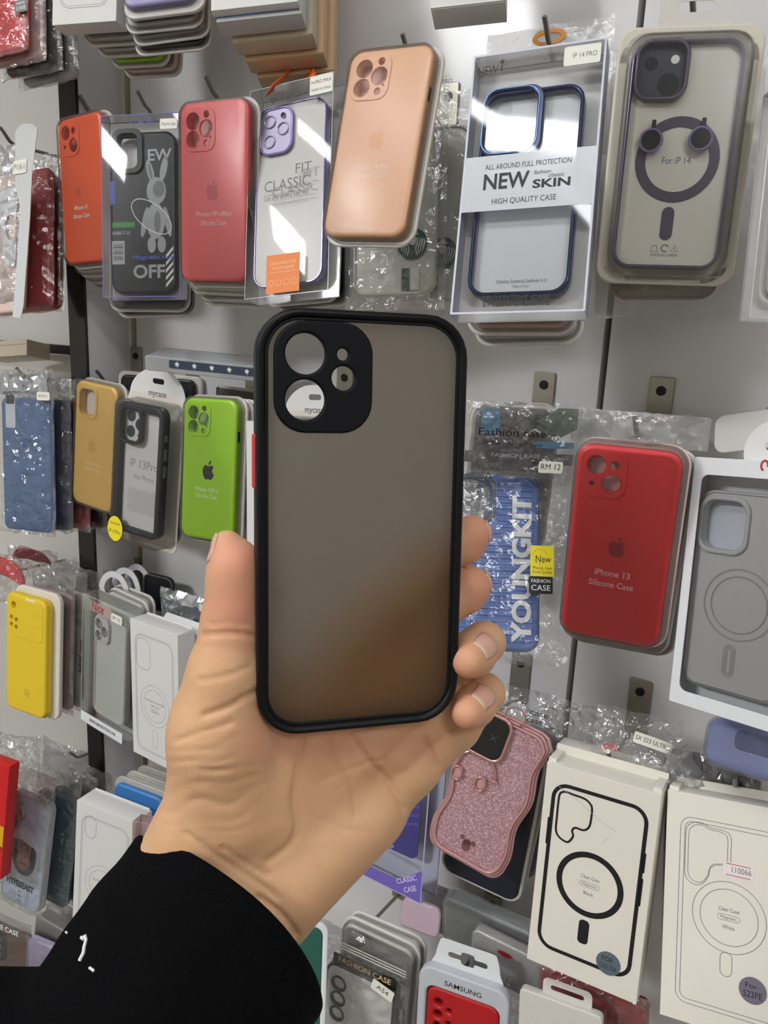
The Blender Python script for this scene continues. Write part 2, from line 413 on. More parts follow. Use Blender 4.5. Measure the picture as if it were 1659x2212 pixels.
def surface_nets(D, org, vox):
    s = D < 0; sh = np.array(D.shape) - 1
    cnt = np.zeros(sh, int)
    for c in range(8):
        i, j, k = c & 1, c >> 1 & 1, c >> 2 & 1
        cnt += s[i:i + sh[0], j:j + sh[1], k:k + sh[2]]
    act = (cnt > 0) & (cnt < 8); idx = -np.ones(sh, int); ii = np.argwhere(act); idx[act] = np.arange(len(ii))
    acc = np.zeros((len(ii), 3)); num = np.zeros(len(ii))
    for ax in range(3):
        o1, o2 = [a for a in range(3) if a != ax]
        for u in (0, 1):
            for v in (0, 1):
                a = ii.copy(); a[:, o1] += u; a[:, o2] += v; b = a.copy(); b[:, ax] += 1
                da, db = D[tuple(a.T)], D[tuple(b.T)]; cr = (da < 0) != (db < 0)
                t = np.where(cr, da / (da - db + 1e-12), 0); p = (a - ii).astype(float); p[:, ax] = t
                acc[cr] += p[cr]; num[cr] += 1
    V = org + (ii + acc / num[:, None]) * vox; Fc = []
    for ax in range(3):
        o1, o2 = (ax + 1) % 3, (ax + 2) % 3
        lo = [slice(None)] * 3; hi = [slice(None)] * 3; lo[ax] = slice(0, -1); hi[ax] = slice(1, None)
        e = np.argwhere(s[tuple(lo)] != s[tuple(hi)])
        e = e[(e[:, o1] > 0) & (e[:, o2] > 0) & (e[:, o1] < sh[o1]) & (e[:, o2] < sh[o2])]
        def cell(u, v): c = e.copy(); c[:, o1] -= u; c[:, o2] -= v; return idx[tuple(c.T)]
        q = np.stack([cell(1, 1), cell(0, 1), cell(0, 0), cell(1, 0)], 1)
        fl = s[tuple(e.T)]; q[~fl] = q[~fl][:, ::-1]
        Fc.append(q)
    return V, np.concatenate(Fc)
def hand_sdf(p):
    R = lambda v: px(v)
    back = [((536, 1930), 46), ((600, 1500), 30)]
    pal = cap(p, hp(545, 1890, 26), hp(622, 1530, 25), R(74), R(68))
    for a, b, ra, rb in (
        (hp(560, 1900, 26), hp(700, 1540, 25), R(76), R(68)),
        (hp(585, 1915, 26), hp(790, 1590, 25), R(76), R(66)),
        (hp(628, 1925, 26), hp(882, 1660, 26), R(72), R(62)),
        (hp(640, 1905, 22), hp(800, 1760, 24), R(84), R(74)),           # hypothenar
        (hp(440, 1745, 22), hp(468, 1570, 17), R(88), R(86)),           # thenar
        (hp(520, 1760, 20), hp(500, 1610, 17), R(86), R(80)),
        (hp(430, 1820, 25), hp(560, 1960, 27), R(86), R(80)),
        (hp(404, 1822, 26), hp(240, 2020, 28), R(80), R(88)),           # forearm, radius side
        (hp(583, 1985, 28), hp(420, 2190, 30), R(78), R(90)),           # forearm, ulna side
        (hp(490, 1890, 27), hp(320, 2110, 30), R(88), R(100))):
        pal = smin(pal, cap(p, a, b, ra, rb), .010)
    th = chain(p, [hp(470, 1580, 17), hp(490, 1455, 15), hp(503, 1340, 15), hp(507, 1245, 15), hp(507, 1213, 15), hp(490, 1173, 16)], [R(90), R(80), R(62), R(54), R(47), R(27)], .004)
    th = smin(th, cap(p, hp(507, 1290, 13), hp(508, 1230, 13), R(50), R(46)), .004)
    d = smin(pal, th, .012)
    fs = [
        chain(p, [hp(622, 1520, 24), hp(800, 1320, 20.5), hp(930, 1205, 20.5), hp(1003, 1168, 20), hp(1022, 1152, 18)], [R(66), R(56), R(52), R(50), R(40)]),
        chain(p, [hp(700, 1540, 24), hp(880, 1390, 21), hp(960, 1300, 20.5), hp(1006, 1275, 19), hp(1020, 1264, 17)], [R(66), R(56), R(52), R(50), R(42)]),
        chain(p, [hp(790, 1590, 24), hp(950, 1452, 22), hp(1046, 1388, 20), hp(1024, 1414, 8), hp(1012, 1428, 1)], [R(68), R(58), R(47), R(47), R(38)]),
        chain(p, [hp(882, 1660, 25), hp(985, 1570, 24), hp(1046, 1498, 19), hp(1024, 1524, 8), hp(1010, 1540, 1)], [R(62), R(54), R(46), R(46), R(36)])]
    fs[2] = np.minimum(fs[2], cap(p, hp(850, 1610, 24), hp(1000, 1500, 23), R(62), R(50)))
    f = np.minimum(np.minimum(fs[0], fs[1]), np.minimum(fs[2], fs[3]))
    return smin(d, f, .007)
def build_hand():
    lo = np.minimum(hp(330, 1080, -25), hp(110, 2240, -25)) - .004; hi = np.array([hp(1120, 1300, 70)[0], hp(700, 2240, 70)[1], hp(1050, 1300, 75)[2]])
    lo[2] = min(zc(430, 1640), zc(1050, 1100), zc(430, 1100)) - .02
    vox = .00115; n = np.ceil((hi - lo) / vox).astype(int)
    D = np.empty(n, np.float32); ys, zs = np.arange(n[1]) * vox + lo[1], np.arange(n[2]) * vox + lo[2]
    for i in range(n[0]):
        p = np.empty((n[1], n[2], 3)); p[..., 0] = lo[0] + i * vox; p[..., 1] = ys[:, None]; p[..., 2] = zs[None, :]
        D[i] = hand_sdf(p)
    D[0] = D[-1] = 1; D[:, 0] = 1; D[:, -1] = 1; D[:, :, 0] = 1; D[:, :, -1] = 1
    return surface_nets(D, lo, vox)
HV, HF = build_hand()
def grads(P, e=.0006):
    g = np.stack([hand_sdf(P + np.eye(3)[k] * e) - hand_sdf(P - np.eye(3)[k] * e) for k in range(3)], -1)
    return g / (np.linalg.norm(g, axis=-1, keepdims=True) + 1e-9)
HN = grads(HV)
def seg_d(Q, pts):
    d = np.full(len(Q), 1e9)
    for a, b in zip(pts[:-1], pts[1:]):
        a, b = np.array(a, float), np.array(b, float); ab = b - a
        t = np.clip(((Q - a) @ ab) / (ab @ ab), 0, 1); d = np.minimum(d, np.linalg.norm(Q - a - t[:, None] * ab, axis=1))
    return d
HPX = np.stack([CX + F * HV[:, 0] / HV[:, 2], CY + F * HV[:, 1] / HV[:, 2]], 1)
facing = np.clip(-HN[:, 2] * 1.6, 0, 1)
disp = np.zeros(len(HV))
for pts, w, dep in (
    ([(655, 1600), (640, 1683), (634, 1731), (642, 1779), (628, 1822), (582, 1858)], 7, .0011),
    ([(711, 1598), (730, 1658), (757, 1702), (768, 1760)], 5, .0007),
    ([(759, 1594), (797, 1644), (846, 1697), (872, 1748)], 6, .0010),
    ([(690, 1690), (760, 1660), (830, 1640)], 4, .0004), ([(670, 1760), (740, 1790), (800, 1800)], 4, .0003),
    ([(916, 1596), (930, 1625), (944, 1656)], 6, .0010),
    ([(440, 1545), (490, 1528), (530, 1506), (560, 1492)], 6, .0011), ([(430, 1470), (480, 1462), (540, 1440)], 5, .0005),
    ([(440, 1372), (498, 1368), (550, 1373)], 6, .0008), ([(455, 1350), (500, 1346), (550, 1352)], 4, .0004),
    ([(380, 1600), (440, 1580), (500, 1560)], 5, .0006),
    ([(560, 1940), (590, 1962), (618, 1990), (640, 2020)], 7, .0012), ([(400, 1800), (470, 1850), (540, 1895), (600, 1940)], 6, .0006),
    ([(480, 1830), (540, 1870), (580, 1890)], 5, .0005)):
    disp -= 1.5 * dep * np.exp(-(seg_d(HPX, spline(pts, 4, False)) / w) ** 2) * facing
# fine folds over the ball of the thumb
ca, sa = math.cos(math.radians(-14)), math.sin(math.radians(-14))
vv = HPX[:, 1] * ca - HPX[:, 0] * sa * .9 + 0.0011 * (HPX[:, 0] - 480) ** 2
wob = np.array([nz3(x * .011, y * .011, 2.2) for x, y in HPX]); wob2 = np.array([nz3(x * .02, y * .03, 9.2) for x, y in HPX])
reg = np.exp(-((HPX[:, 0] - 455) / 115) ** 2 - ((HPX[:, 1] - 1690) / 100) ** 2) * facing
disp += .0009 * reg * (1 - np.abs(np.sin((vv + wob * 34) * math.pi / 27))) * (.6 + wob2 * 1.2) * -1.0
disp += .00018 * facing * wob2
HV2 = HV + HN * disp[:, None]
def to_world(P): return P @ M.T
me = bpy.data.meshes.new('person'); me.from_pydata([tuple(v) for v in to_world(HV2) + np.array([0, 0, EYE])], [], [tuple(int(i) for i in f) for f in HF]); me.update()
bm = bmesh.new(); bm.from_mesh(me); bmesh.ops.recalc_face_normals(bm, faces=bm.faces)
isl = []; seen = set()
bm.verts.ensure_lookup_table()
for v in bm.verts:
    if v.index in seen: continue
    st = [v]; comp = []; seen.add(v.index)
    while st:
        a = st.pop(); comp.append(a)
        for e in a.link_edges:
            b = e.other_vert(a)
            if b.index not in seen: seen.add(b.index); st.append(b)
    isl.append(comp)
isl.sort(key=len); lay = None
tips = [(hp(1030, 1160, 16), .011), (hp(1030, 1260, 16), .011), (hp(1005, 1440, 2), .009), (hp(1003, 1548, 2), .009), (hp(520, 1210, 8), .012), (hp(515, 1300, 8), .014)]
pk = np.zeros(len(HV))
for c, r in tips: pk = np.maximum(pk, np.exp(-(np.linalg.norm(HV - c, axis=1) / r) ** 2))
pk = np.maximum(pk, .45 * np.exp(-(seg_d(HPX, [(560, 1600), (700, 1600), (900, 1610)]) / 60) ** 2))
at = me.color_attributes.new('tone', 'FLOAT_COLOR', 'POINT')
for i in range(len(HV)): at.data[i].color = (pk[i], wob[i] * .5 + .5, 0, 1)
bm.to_mesh(me) if False else None
for c in isl[:-1]: print('extra island', len(c))
bm.free()
for p in me.polygons: p.use_smooth = True
def skin():
    m = bpy.data.materials.new('skin'); m.use_nodes = True; nt = m.node_tree; p = nt.nodes['Principled BSDF']; L = nt.links.new
    a = nt.nodes.new('ShaderNodeAttribute'); a.attribute_name = 'tone'; sp = nt.nodes.new('ShaderNodeSeparateColor'); L(a.outputs['Color'], sp.inputs[0])
    tc = nt.nodes.new('ShaderNodeTexCoord')
    n1 = nt.nodes.new('ShaderNodeTexNoise'); n1.inputs['Scale'].default_value = 70; n1.inputs['Detail'].default_value = 5; L(tc.outputs['Object'], n1.inputs[0])
    n2 = nt.nodes.new('ShaderNodeTexNoise'); n2.inputs['Scale'].default_value = 900; n2.inputs['Detail'].default_value = 3; L(tc.outputs['Object'], n2.inputs[0])
    m0 = nt.nodes.new('ShaderNodeMix'); m0.data_type = 'RGBA'; m0.inputs[6].default_value = rgb(204, 156, 116); m0.inputs[7].default_value = rgb(214, 173, 135); L(n1.outputs['Fac'], m0.inputs[0])
    m1 = nt.nodes.new('ShaderNodeMix'); m1.data_type = 'RGBA'; m1.inputs[7].default_value = rgb(212, 146, 120); L(m0.outputs[2], m1.inputs[6]); L(sp.outputs[0], m1.inputs[0])
    L(m1.outputs[2], p.inputs['Base Color'])
    p.inputs['Roughness'].default_value = .52; p.inputs['Specular IOR Level'].default_value = .35
    p.inputs['Subsurface Weight'].default_value = .12; p.inputs['Subsurface Radius'].default_value = (1, .4, .25); p.inputs['Subsurface Scale'].default_value = .003
    b = nt.nodes.new('ShaderNodeBump'); b.inputs['Strength'].default_value = .18; b.inputs['Distance'].default_value = .0006
    L(n2.outputs['Fac'], b.inputs['Height']); L(b.outputs[0], p.inputs['Normal'])
    return m
mSkin = skin(); me.materials.append(mSkin)
person = bpy.data.objects.new('person', me); C.objects.link(person)
tag(person, 'right arm in a black sleeve, hand gripping the smoky phone case', 'person')
# nails: small curved plates lying on the finger ends
mNail = mat('nail', rgb(206, 160, 142), .25, .5, var=.02); mNailTip = mat('nail_edge', rgb(212, 196, 172), .3)
def project_on(p, n_hint):
    p = np.array(p, float)
    for _ in range(12):
        d = float(hand_sdf(p[None])[0]); g = grads(p[None])[0]; p = p - g * d
    return p
def nail(cx_, cy_, off, ax, wid, ln, lift=.0006):
    """ax: camera-space direction from root to free edge"""
    c = project_on(hp(cx_, cy_, off), None); g = grads(c[None])[0]
    ax = np.array(ax, float); ax -= g * (ax @ g); ax /= np.linalg.norm(ax); sd = np.cross(ax, g)
    V = []; Fc = []; nu, nv = 10, 14; Ve = []; 
    for j in range(nv + 1):
        t = j / nv * 2 - 1
        for i in range(nu + 1):
            s = i / nu * 2 - 1
            rnd = math.sqrt(max(0, 1 - (max(0, -t - .35) / .65) ** 2)) if t < -.35 else 1 - .12 * max(0, t - .5)
            q = c + ax * (t * ln / 2) + sd * (s * wid / 2 * rnd)
            for _ in range(4):
                q = q - grads(q[None])[0] * float(hand_sdf(q[None])[0])
            gq = grads(q[None])[0]
            V.append(q + gq * (lift * (1 - .55 * abs(s) ** 3) * (1 if t > -.8 else .4)))
    W = nu + 1
    for j in range(nv):
        for i in range(nu): Fc.append((j * W + i, j * W + i + 1, (j + 1) * W + i + 1, (j + 1) * W + i))
    V = np.array(V); k = int((nv - 1) * W)
    Vw = to_world(V) + np.array([0, 0, EYE])
    o = mesh_obj('fingernail', ([tuple(v) for v in Vw], [f for f in Fc if f[0] < k]), mNail, person, 60, label='pale pink fingernail')
    e = mesh_obj('nail_edge', ([tuple(v + 0) for v in Vw], [f for f in Fc if f[0] >= k]), mNailTip, o, 60, label='white free edge of the nail')
    for q in (o, e):
        md = q.modifiers.new('t', 'SOLIDIFY'); md.thickness = .0006; md.offset = -1
    return o
nail(1046, 1397, 4, (-.75, .5, -.6), .0115, .0125)
nail(1042, 1507, 4, (-.75, .55, -.6), .0108, .0118)
nail(1056, 1148, 17, (.15, -.9, -.1), .0125, .0105)
nail(1057, 1255, 17, (.25, -.9, -.1), .0122, .0105)
nail(468, 1186, 17, (.1, -1, 0), .013, .0125)
# the sleeve: an open knitted cuff around the forearm
mCloth = mat('black_knit', rgb(10, 10, 12), .95, .08, bump=.5, scale=900, var=.25)
def sleeve():
    cA = np.array([503, 1972.]); cB = np.array([235, 2350.])
    ax = hp(*cB, 26) - hp(*cA, 27); ax /= np.linalg.norm(ax)
    sd = hp(690, 2160, 28) - hp(318, 1790, 28); hw = np.linalg.norm(sd) / 2; sd /= np.linalg.norm(sd)
    up = np.cross(sd, ax); up /= np.linalg.norm(up)
    c0 = (hp(690, 2160, 27) + hp(318, 1790, 27)) / 2
    V = []; Fc = []; n = 72; prof = [(.010, -.0035), (.004, -.0028), (.0, -.0012), (-.0006, 0), (.0, .0012), (.002, .0018)] + [(.004 + .004 * i, .0018 + .00012 * i) for i in range(34)]
    for a, dr in prof:
        for k in range(n):
            t = 2 * math.pi * k / n
            e = 1 + .02 * math.sin(3 * t + 1) + .01 * math.sin(5 * t)
            w = a + .0035 * (math.cos(t) ** 2) * max(0, 1 - a / .05) + .018 * math.sin(t) * max(0, 1 - a / .07) - .004 * max(0, -math.sin(t)) ** 2 * max(0, 1 - a / .07)
            q = c0 + ax * (w) + sd * math.cos(t) * (hw * e + dr + 1.6 * max(0, a - .074) * max(0, -math.cos(t)) ** 2) + up * math.sin(t) * (hw * .62 * e + dr)
            f = nz3(a * 45, math.cos(t) * 2.2, math.sin(t) * 2.2) * .0035 * min(1, max(0, a) / .04)
            q = q + (sd * math.cos(t) + up * math.sin(t)) * f
            V.append(q)
    for j in range(len(prof) - 1):
        for k in range(n): Fc.append((j * n + k, j * n + (k + 1) % n, (j + 1) * n + (k + 1) % n, (j + 1) * n + k))
    Vw = to_world(np.array(V)) + np.array([0, 0, EYE])
    o = mesh_obj('sleeve', ([tuple(v) for v in Vw], Fc), mCloth, person, 80, label='black knitted sleeve cuff')
    return o, ax, sd, up, c0, hw
slv, s_ax, s_sd, s_up, s_c, s_hw = sleeve()
def on_sleeve(pts, wid):
    """a lint thread lying on the cuff, found by looking for the cloth under it"""
    bvh_v = [slv.matrix_world @ v.co for v in slv.data.vertices]
    from mathutils.bvhtree import BVHTree
    t = BVHTree.FromPolygons(bvh_v, [tuple(p.vertices) for p in slv.data.polygons]); P = []
    for x, y in pts:
        dirw = Vector(M @ np.array([(x - CX) / F, (y - CY) / F, 1.0])).normalized()
        h = t.ray_cast(Vector((0, 0, EYE)), dirw)
        if h[0] is not None: P.append(h[0] - dirw * wid * .5)
    if len(P) > 1: mesh_obj('lint_thread', tube([tuple(p) for p in P], wid, 6), mat('white_lint', rgb(225, 222, 225), .9), slv, label='white lint on the sleeve')
on_sleeve([(176, 2025), (180, 2028), (184, 2022), (186, 2030), (182, 2045), (180, 2058), (174, 2070), (172, 2075)], .0007)
on_sleeve([(193, 2090), (197, 2093), (200, 2095), (203, 2098)], .0005)
on_sleeve([(142, 2013), (145, 2016)], .0004)
# ------------------------------------------------------------------ packaging materials
mClear = film('clear_plastic', tint=(.985, .988, .99), haze=.012, refl=.012, rough=.05, bump=.012, scale=14)
mCover = film('blister_cover', tint=(.99, .99, .99), haze=.012, refl=.004, rough=.28, bump=.15, scale=22)
mBag = film('crinkled_film', tint=(.985, .988, .99), haze=.05, refl=.085, rough=.13, bump=.35, scale=120, fk=.45)
mBagDull = film('dusty_film', tint=(.95, .945, .94), haze=.16, refl=.05, rough=.2, bump=.3, scale=90)
mMilk = mat('milky_plastic', rgb(214, 211, 205), .3, .5, var=.03, scale=40)
mTray = mat('white_tray', rgb(222, 216, 206), .35, .5, bump=.03)
mTrayG = mat('grey_tray', rgb(186, 182, 174), .35, .5)
mLining = mat('pinkish_lining', rgb(196, 170, 168), .7)
mLiningG = mat('greyish_lining', rgb(186, 184, 184), .6)
mPaper = mat('white_card', rgb(224, 223, 221), .55, .4, var=.02, scale=30)
mPaperW = mat('cream_card', rgb(230, 226, 214), .6, .4, var=.03, scale=20)
mLabel = mat('label_paper', rgb(238, 236, 226), .55)
mInk = mat('black_ink', rgb(22, 22, 26), .5)
mInkG = mat('grey_ink', rgb(108, 110, 118), .5)
mInkL = mat('light_line_ink', rgb(150, 154, 164), .5)
mWhite = mat('white_ink', rgb(240, 240, 240), .45)
mOrange = mat('orange_print', rgb(232, 124, 34), .45)
mYellow = mat('yellow_print', rgb(240, 222, 40), .45)
mSteel = mat('hook_steel', rgb(150, 146, 138), .3, .5, metal=.9, bump=.1)
mOlive = mat('bracket_steel', rgb(156, 152, 140), .35, .5, metal=.7, var=.12, scale=120)
mScrew = mat('dark_screw', rgb(38, 36, 34), .4, metal=.6)
mSmoke = mat('black_glossy_case', rgb(24, 25, 32), .3, .5)

CAMS = {  # block (left, top, width, height, corner) and holes (x, y, radius) in millimetres from the block's corner
    'pro': ((4.6, 4.8, 35, 36.5, 9.5), [(10.8, 10.9, 7.2), (10.8, 26.2, 7.2), (25.4, 17.6, 7.2), (25.6, 6.0, 2.9), (25.6, 29.8, 2.8), (30.0, 25.0, .9)]),
    'duo': ((4.4, 4.6, 33, 34.5, 9.5), [(10.3, 10.0, 7.0), (22.6, 23.6, 7.0), (23.4, 9.2, 3.1), (8.2, 24.2, 1.9)]),
    'open': ((4.6, 4.6, 37, 39, 11), None)}
def mcol(name, r, g, b, rough=.42, k=1.0, **kw): return mat(name, rgb(r, g, b, k), rough, .5, **kw)
def silicone(it, m, cam='pro', lining=None, t=10.0, w=None, h=None, logo=None, lines=(), cover=True, tray=None, r=11.5, slot=None, logo_m=None, ink=None, dx=0, dy=0):
    """soft phone case: shell with camera holes, raised camera surround, emblem, words, inside a clear blister"""
    w, h = w or it.w, h or it.h; (bl, bt, bw, bh, br), hs = CAMS[cam]
    k = w / 74.0; bl, bt, bw, bh, br = [v * k for v in (bl, bt, bw, bh, br)]
    x0, y0 = -w / 2 + bl + dx, h / 2 - bt + dy
    if hs is None: holes = [rr(bw - 8 * k, bh - 8 * k, br - 3 * k, x0 + bw / 2, y0 - bh / 2)]
    else: holes = [circ(q * k, x0 + x * k, y0 - y * k, 28) for x, y, q in hs]
    sh = it.add('shell', slab([rr(w, h, r, dx, dy), rr(bw - 9.5 * k, bh - 9.5 * k, br - 4 * k, x0 + bw / 2, y0 - bh / 2)], -t, 0, 3.2, 3), m)
    it.add('camera_surround', slab([rr(bw, bh, br, x0 + bw / 2, y0 - bh / 2)] + holes, -1.5, .9, .55), m)
    it.add('lining', slab([rr(w - 5, h - 5, r - 2, dx, dy)], -t + .6, -t + 1.6), lining or mLining, label='pale lining seen through the camera holes')
    if logo: it.add('emblem', apple(logo[0], logo[1], logo[2], .12), logo_m)
    if lines: it.add('printed_text', join(*[text(s, x, y, w=ww, h=hh, z=.12, bold=.012) for s, x, y, ww, hh in lines]), ink or mWhite)
    if slot: it.add('port_slot', move(block(1.2, slot[1], -7, -3.6, 0, 0, .5), w / 2 + dx - .35, slot[0]), mDark)
    if tray is not None: it.add('tray', slab([rr(w + 9, h + 9, r + 4, dx + 1, dy - .5)], -t - 3.5, -t + .2, 1.2), tray)
    if cover: it.add('clear_cover', shell(w + 3.5, h + 3.5, r + 1.5, -t + .3, 1.9, dx, dy, 3.2, flare=2.5), mCover)
    return sh
def packs(it, n, cases, label, group, step=(1.5, -2.0, -12.0), tray=mMilk, w=None, h=None, cat='phone case', rot=1.0, first=(2, -3, -16.0)):
    """more packed cases hanging behind on the same hook, one thing each"""
    w, h = w or it.w + 8, h or it.h + 9
    for i in range(n):
        off = [first[j] + max(-13 * i, step[j] * i) if j == 2 else first[j] + step[j] * i for j in range(3)]
        off[0] += .55 * (1928 - projp(it.T)[0]) / F * off[2]
        b = Item('packed_case', label.format(('first', 'second', 'third', 'fourth', 'fifth')[i]), cat, w=w, h=h, group=group, RTk=it.rtk(), off=off, rot=rot * (1 if i % 2 else -1))
        b.add('tray', slab([rr(w, h, 14)], -9.8, -6.6, 1.2), tray)
        b.add('shell', slab([rr(w - 9, h - 9, 11)], -6.8, 0, 2.6), cases[i % len(cases)])
        b.add('clear_cover', shell(w - 5, h - 5, 12, -7, 1.2, bev=3), mCover)
def petbox(it, t, frame=None, back=None, fw=1.2, w=None, h=None, cx=0, cy=0, frame_name='edge_frame'):
    """clear folded plastic box with coloured edges and a card at the back"""
    w, h = w or it.w, h or it.h
    it.add('clear_box', shell(w, h, 1.0, -t, 0, cx, cy, .6), mClear)
    if frame:
        g = join(slab([rr(w, h, 1, cx, cy, 3), rr(w - 2 * fw, h - 2 * fw, .8, cx, cy, 3)], -.05, .2, .05),
                 slab([rr(w + .2, h + .2, 1, cx, cy, 3), rr(w - .8, h - .8, .8, cx, cy, 3)], -t, -t + 1.2, .1))
        it.add(frame_name, g, frame)
    if back: it.add('backing_card', block(w - 1, h - 1, -t + .2, -t + .9, cx, cy), back)
def sticker(it, cx, cy, w, h, lines, m=None, z=.25, ink=None, r=1.5, name='label_sticker', rot=0, round_=False):
    lp = circ(w / 2, cx, cy, 32, h / 2) if round_ else rr(w, h, r, cx, cy)
    g = flat([lp], z)
    if rot: g = spin(g, rot, 'Z', (cx, cy, 0))
    o = it.add(name, slab([lp], z - .1, z, .02, 1) if not rot else g, m or mLabel)
    gs = [text(s, cx + x, cy + y, w=ww, h=hh, z=z + .06) for s, x, y, ww, hh in lines]
    if gs:
        g = join(*gs)
        if rot: g = spin(g, rot, 'Z', (cx, cy, 0))
        it.add('sticker_text', g, ink or mInk, parent=o)
    return o
def hook(tip, Yt, label, group='wire display hooks', drop=0.0):
    """bent wire hook on a screwed steel plate"""
    p = PY(tip[0], tip[1], Yt); x, y, z = p
    t = bpy.data.objects.new('display_hook', None); C.objects.link(t); t.location = (x, WALL, z + EYE)
    tag(t, label, 'hook', group)
    L = WALL - y
    pts = [(0, -L, 0), (0, -L + .004, -.004), (0, -L + .011, -.0125), (0, -L + .016, -.0152), (0, -L + .03, -.0165 - drop * .3), (0, -.004, -.018 - drop), (0, -.001, -.018 - drop)]
    mesh_obj('wire', tube(pts, .0021, 8), mSteel, t)
    pl = mesh_obj('plate', spin(slab([rr(.021, .056, .0025)], -.0001, .0022, .0005), 90, 'X'), mOlive, t); pl.location = (0, -.0003, .002 - drop)
    sc = mesh_obj('screw', spin(slab([circ(.0042)], .0, .0016, .0005), 90, 'X'), mScrew, pl); sc.location = (0, -.0022, .016)
    return t

# ------------------------------------------------------------------ top row of the white wall
for tip, Yt, lb in (((172, 206), .655, 'wire hook above the orange case beside the black post'), ((296, 196), .655, 'wire hook above the rabbit print box'),
                    ((444, 165), .645, 'wire hook above the coral pink case'), ((638, 125), .65, 'wire hook with orange ribbon above the lilac edged case'),
                    ((869, 73), .63, 'wire hook above the peach case'), ((1176, 35), .62, 'wire hook above the navy framed case box'),
                    ((1496, 0), .62, 'wire hook at the top edge above the magnetic ring case')): hook(tip, Yt, lb, drop=.045)
# orange case
it = Item('phone_case', 'orange silicone phone case with two lens holes, next to the black post', 'phone case', ([118, 262], [222, 236], [228, 562], [145, 572]), 74, 150, .605)
a, b = it.loc(175, 452), it.loc(176, 470); e = it.loc(169, 412)
silicone(it, mcol('orange_silicone', 236, 92, 44), 'duo', mcol('orange_lining', 190, 80, 60), tray=mMilk, logo=(e[0], e[1], 13), logo_m=mcol('orange_print_dark', 214, 80, 42),
         lines=[('iPhone 15', a[0], a[1], 22, 4), ('Silicone Case', b[0], b[1], 27, 4)])
packs(it, 3, [mTray, mcol('pale_pink_case', 224, 190, 186), mTrayG], '{} pack hanging behind the orange case by the post', 'packs behind the orange case', first=(6, -8, -16), step=(4, -5, -16))
# rabbit print box
it = Item('case_box', 'clear box with violet edges holding a dark case printed with a silver rabbit', 'phone case', ([219, 251], [385, 241], [393, 643], [220, 641]), 93, 200, .575)
petbox(it, 22, mcol('violet_edge', 96, 92, 170), mPaper, 1.0)
zc_ = -6
q = [it.loc(*p, zc_) for p in ((236, 287), (384, 275), (382, 633), (237, 636))]
cx_, cy_ = (q[0][0] + q[1][0]) / 2, (q[0][1] + q[2][1]) / 2; cw, ch = 78, q[0][1] - q[2][1]
cx_ = q[0][0] + cw / 2
ring_px = it.loc(276, 328, zc_)
hole = rr(24, 38, 7, ring_px[0], ring_px[1])
it.add('shell', slab([rr(cw, ch, 13, cx_, cy_), hole], -17, zc_, 3), mcol('dark_print', 42, 43, 48, .35, var=.45, scale=60))
it.add('camera_surround', slab([rr(37, 49, 11, ring_px[0], ring_px[1]), hole], zc_ - 1, zc_ + 2.6, .8), mcol('dark_ring', 44, 46, 50, .3))
def E_(cx, cy, rx, ry, rot=0, z=-5.8, n=24):
    g = flat([circ(rx, 0, 0, n, ry)], 0); g = spin(g, rot); return move(g, cx, cy, z)
f = it.loc(338, 440, zc_); zz = zc_ + .2
fx, fy = f; mSil = mcol('silver_print', 168, 170, 172, .4, var=.2, scale=90); mSilD = mcol('grey_print', 120, 122, 126, .4, var=.2, scale=90)
it.add('rabbit_print', join(E_(fx - 7, fy + 35, 4, 13, 14), E_(fx + 9, fy + 38, 4, 14, -12), move(E_(fx, fy + 14, 11.5, 15), 0, 0, .05), move(E_(fx - 1, fy - 19, 11, 20), 0, 0, .03),
       E_(fx - 14, fy - 20, 3.4, 17, -12), E_(fx + 13, fy - 20, 3.4, 17, 12), E_(fx - 6, fy - 45, 5, 9), E_(fx + 6, fy - 45, 5, 9)), mSil, label='silver rabbit figure printed on the case')
it.add('print_shading', join(E_(fx + 3, fy + 16, 7, 9, 0, zz + .15), E_(fx + 1, fy - 20, 4, 12, 0, zz + .15), E_(fx - 7, fy + 35, 2, 9, 14, zz + .1)), mSilD)
orb = [(fx - 6 + 24 * math.cos(t / 20 * math.pi) * .98 - 8 * math.sin(t / 20 * math.pi) * .3, fy - 14 + 17 * math.sin(t / 20 * math.pi) - 10 * math.cos(t / 20 * math.pi)) for t in range(40)]
it.add('orbit_line', stroke(orb, .9, zz + .2), mWhite)
gl = []
for i in range(5):
    gl.append(stroke([(fx - 26, fy + 20 - 13 * i), (fx + 18, fy + 20 - 13 * i)], .25, zz, False))
    gl.append(stroke([(fx - 22 + 10 * i, fy + 28), (fx - 22 + 10 * i, fy - 45)], .25, zz, False))
it.add('grid_lines', join(*gl), mcol('grid_grey', 100, 102, 106))
a, b, c2, d2 = it.loc(345, 334, zc_), it.loc(262, 503, zc_), it.loc(326, 588, zc_), it.loc(328, 556, 0)
it.add('printed_text', join(text('EW', a[0], a[1] - 6, 28, 12, zz, bold=.03), text('RABBOT-23', b[0], b[1] - 2, 21, 3.6, zz, bold=.03), text('OFF', c2[0] - 2, c2[1] - 6, 38, 14, zz, bold=.04)), mcol('pale_print', 178, 180, 184))
it.add('blue_text', join(text('Magnetic ring', d2[0] + 2, d2[1] - 2, 48, 5, .2, bold=.02), text('CASE', it.loc(307, 264)[0], it.loc(307, 267)[1], 30, 4, .2, bold=.02)), mcol('violet_ink', 52, 56, 140))
b1, b2 = it.loc(267, 486, zc_), it.loc(256, 546, zc_)
it.add('green_bar', flat([rr(27, 6, .5, *b1)], zz), mcol('green_print', 76, 150, 80)); v = it.loc(243, 417, zc_)
it.add('blue_bar', flat([rr(7, 26, 1.5, *v)], zz), mcol('blue_print', 84, 92, 170))
it.add('barcode', join(flat([rr(15, 26, .4, *b2)], zz), *[]), mcol('barcode_pale', 190, 192, 196))
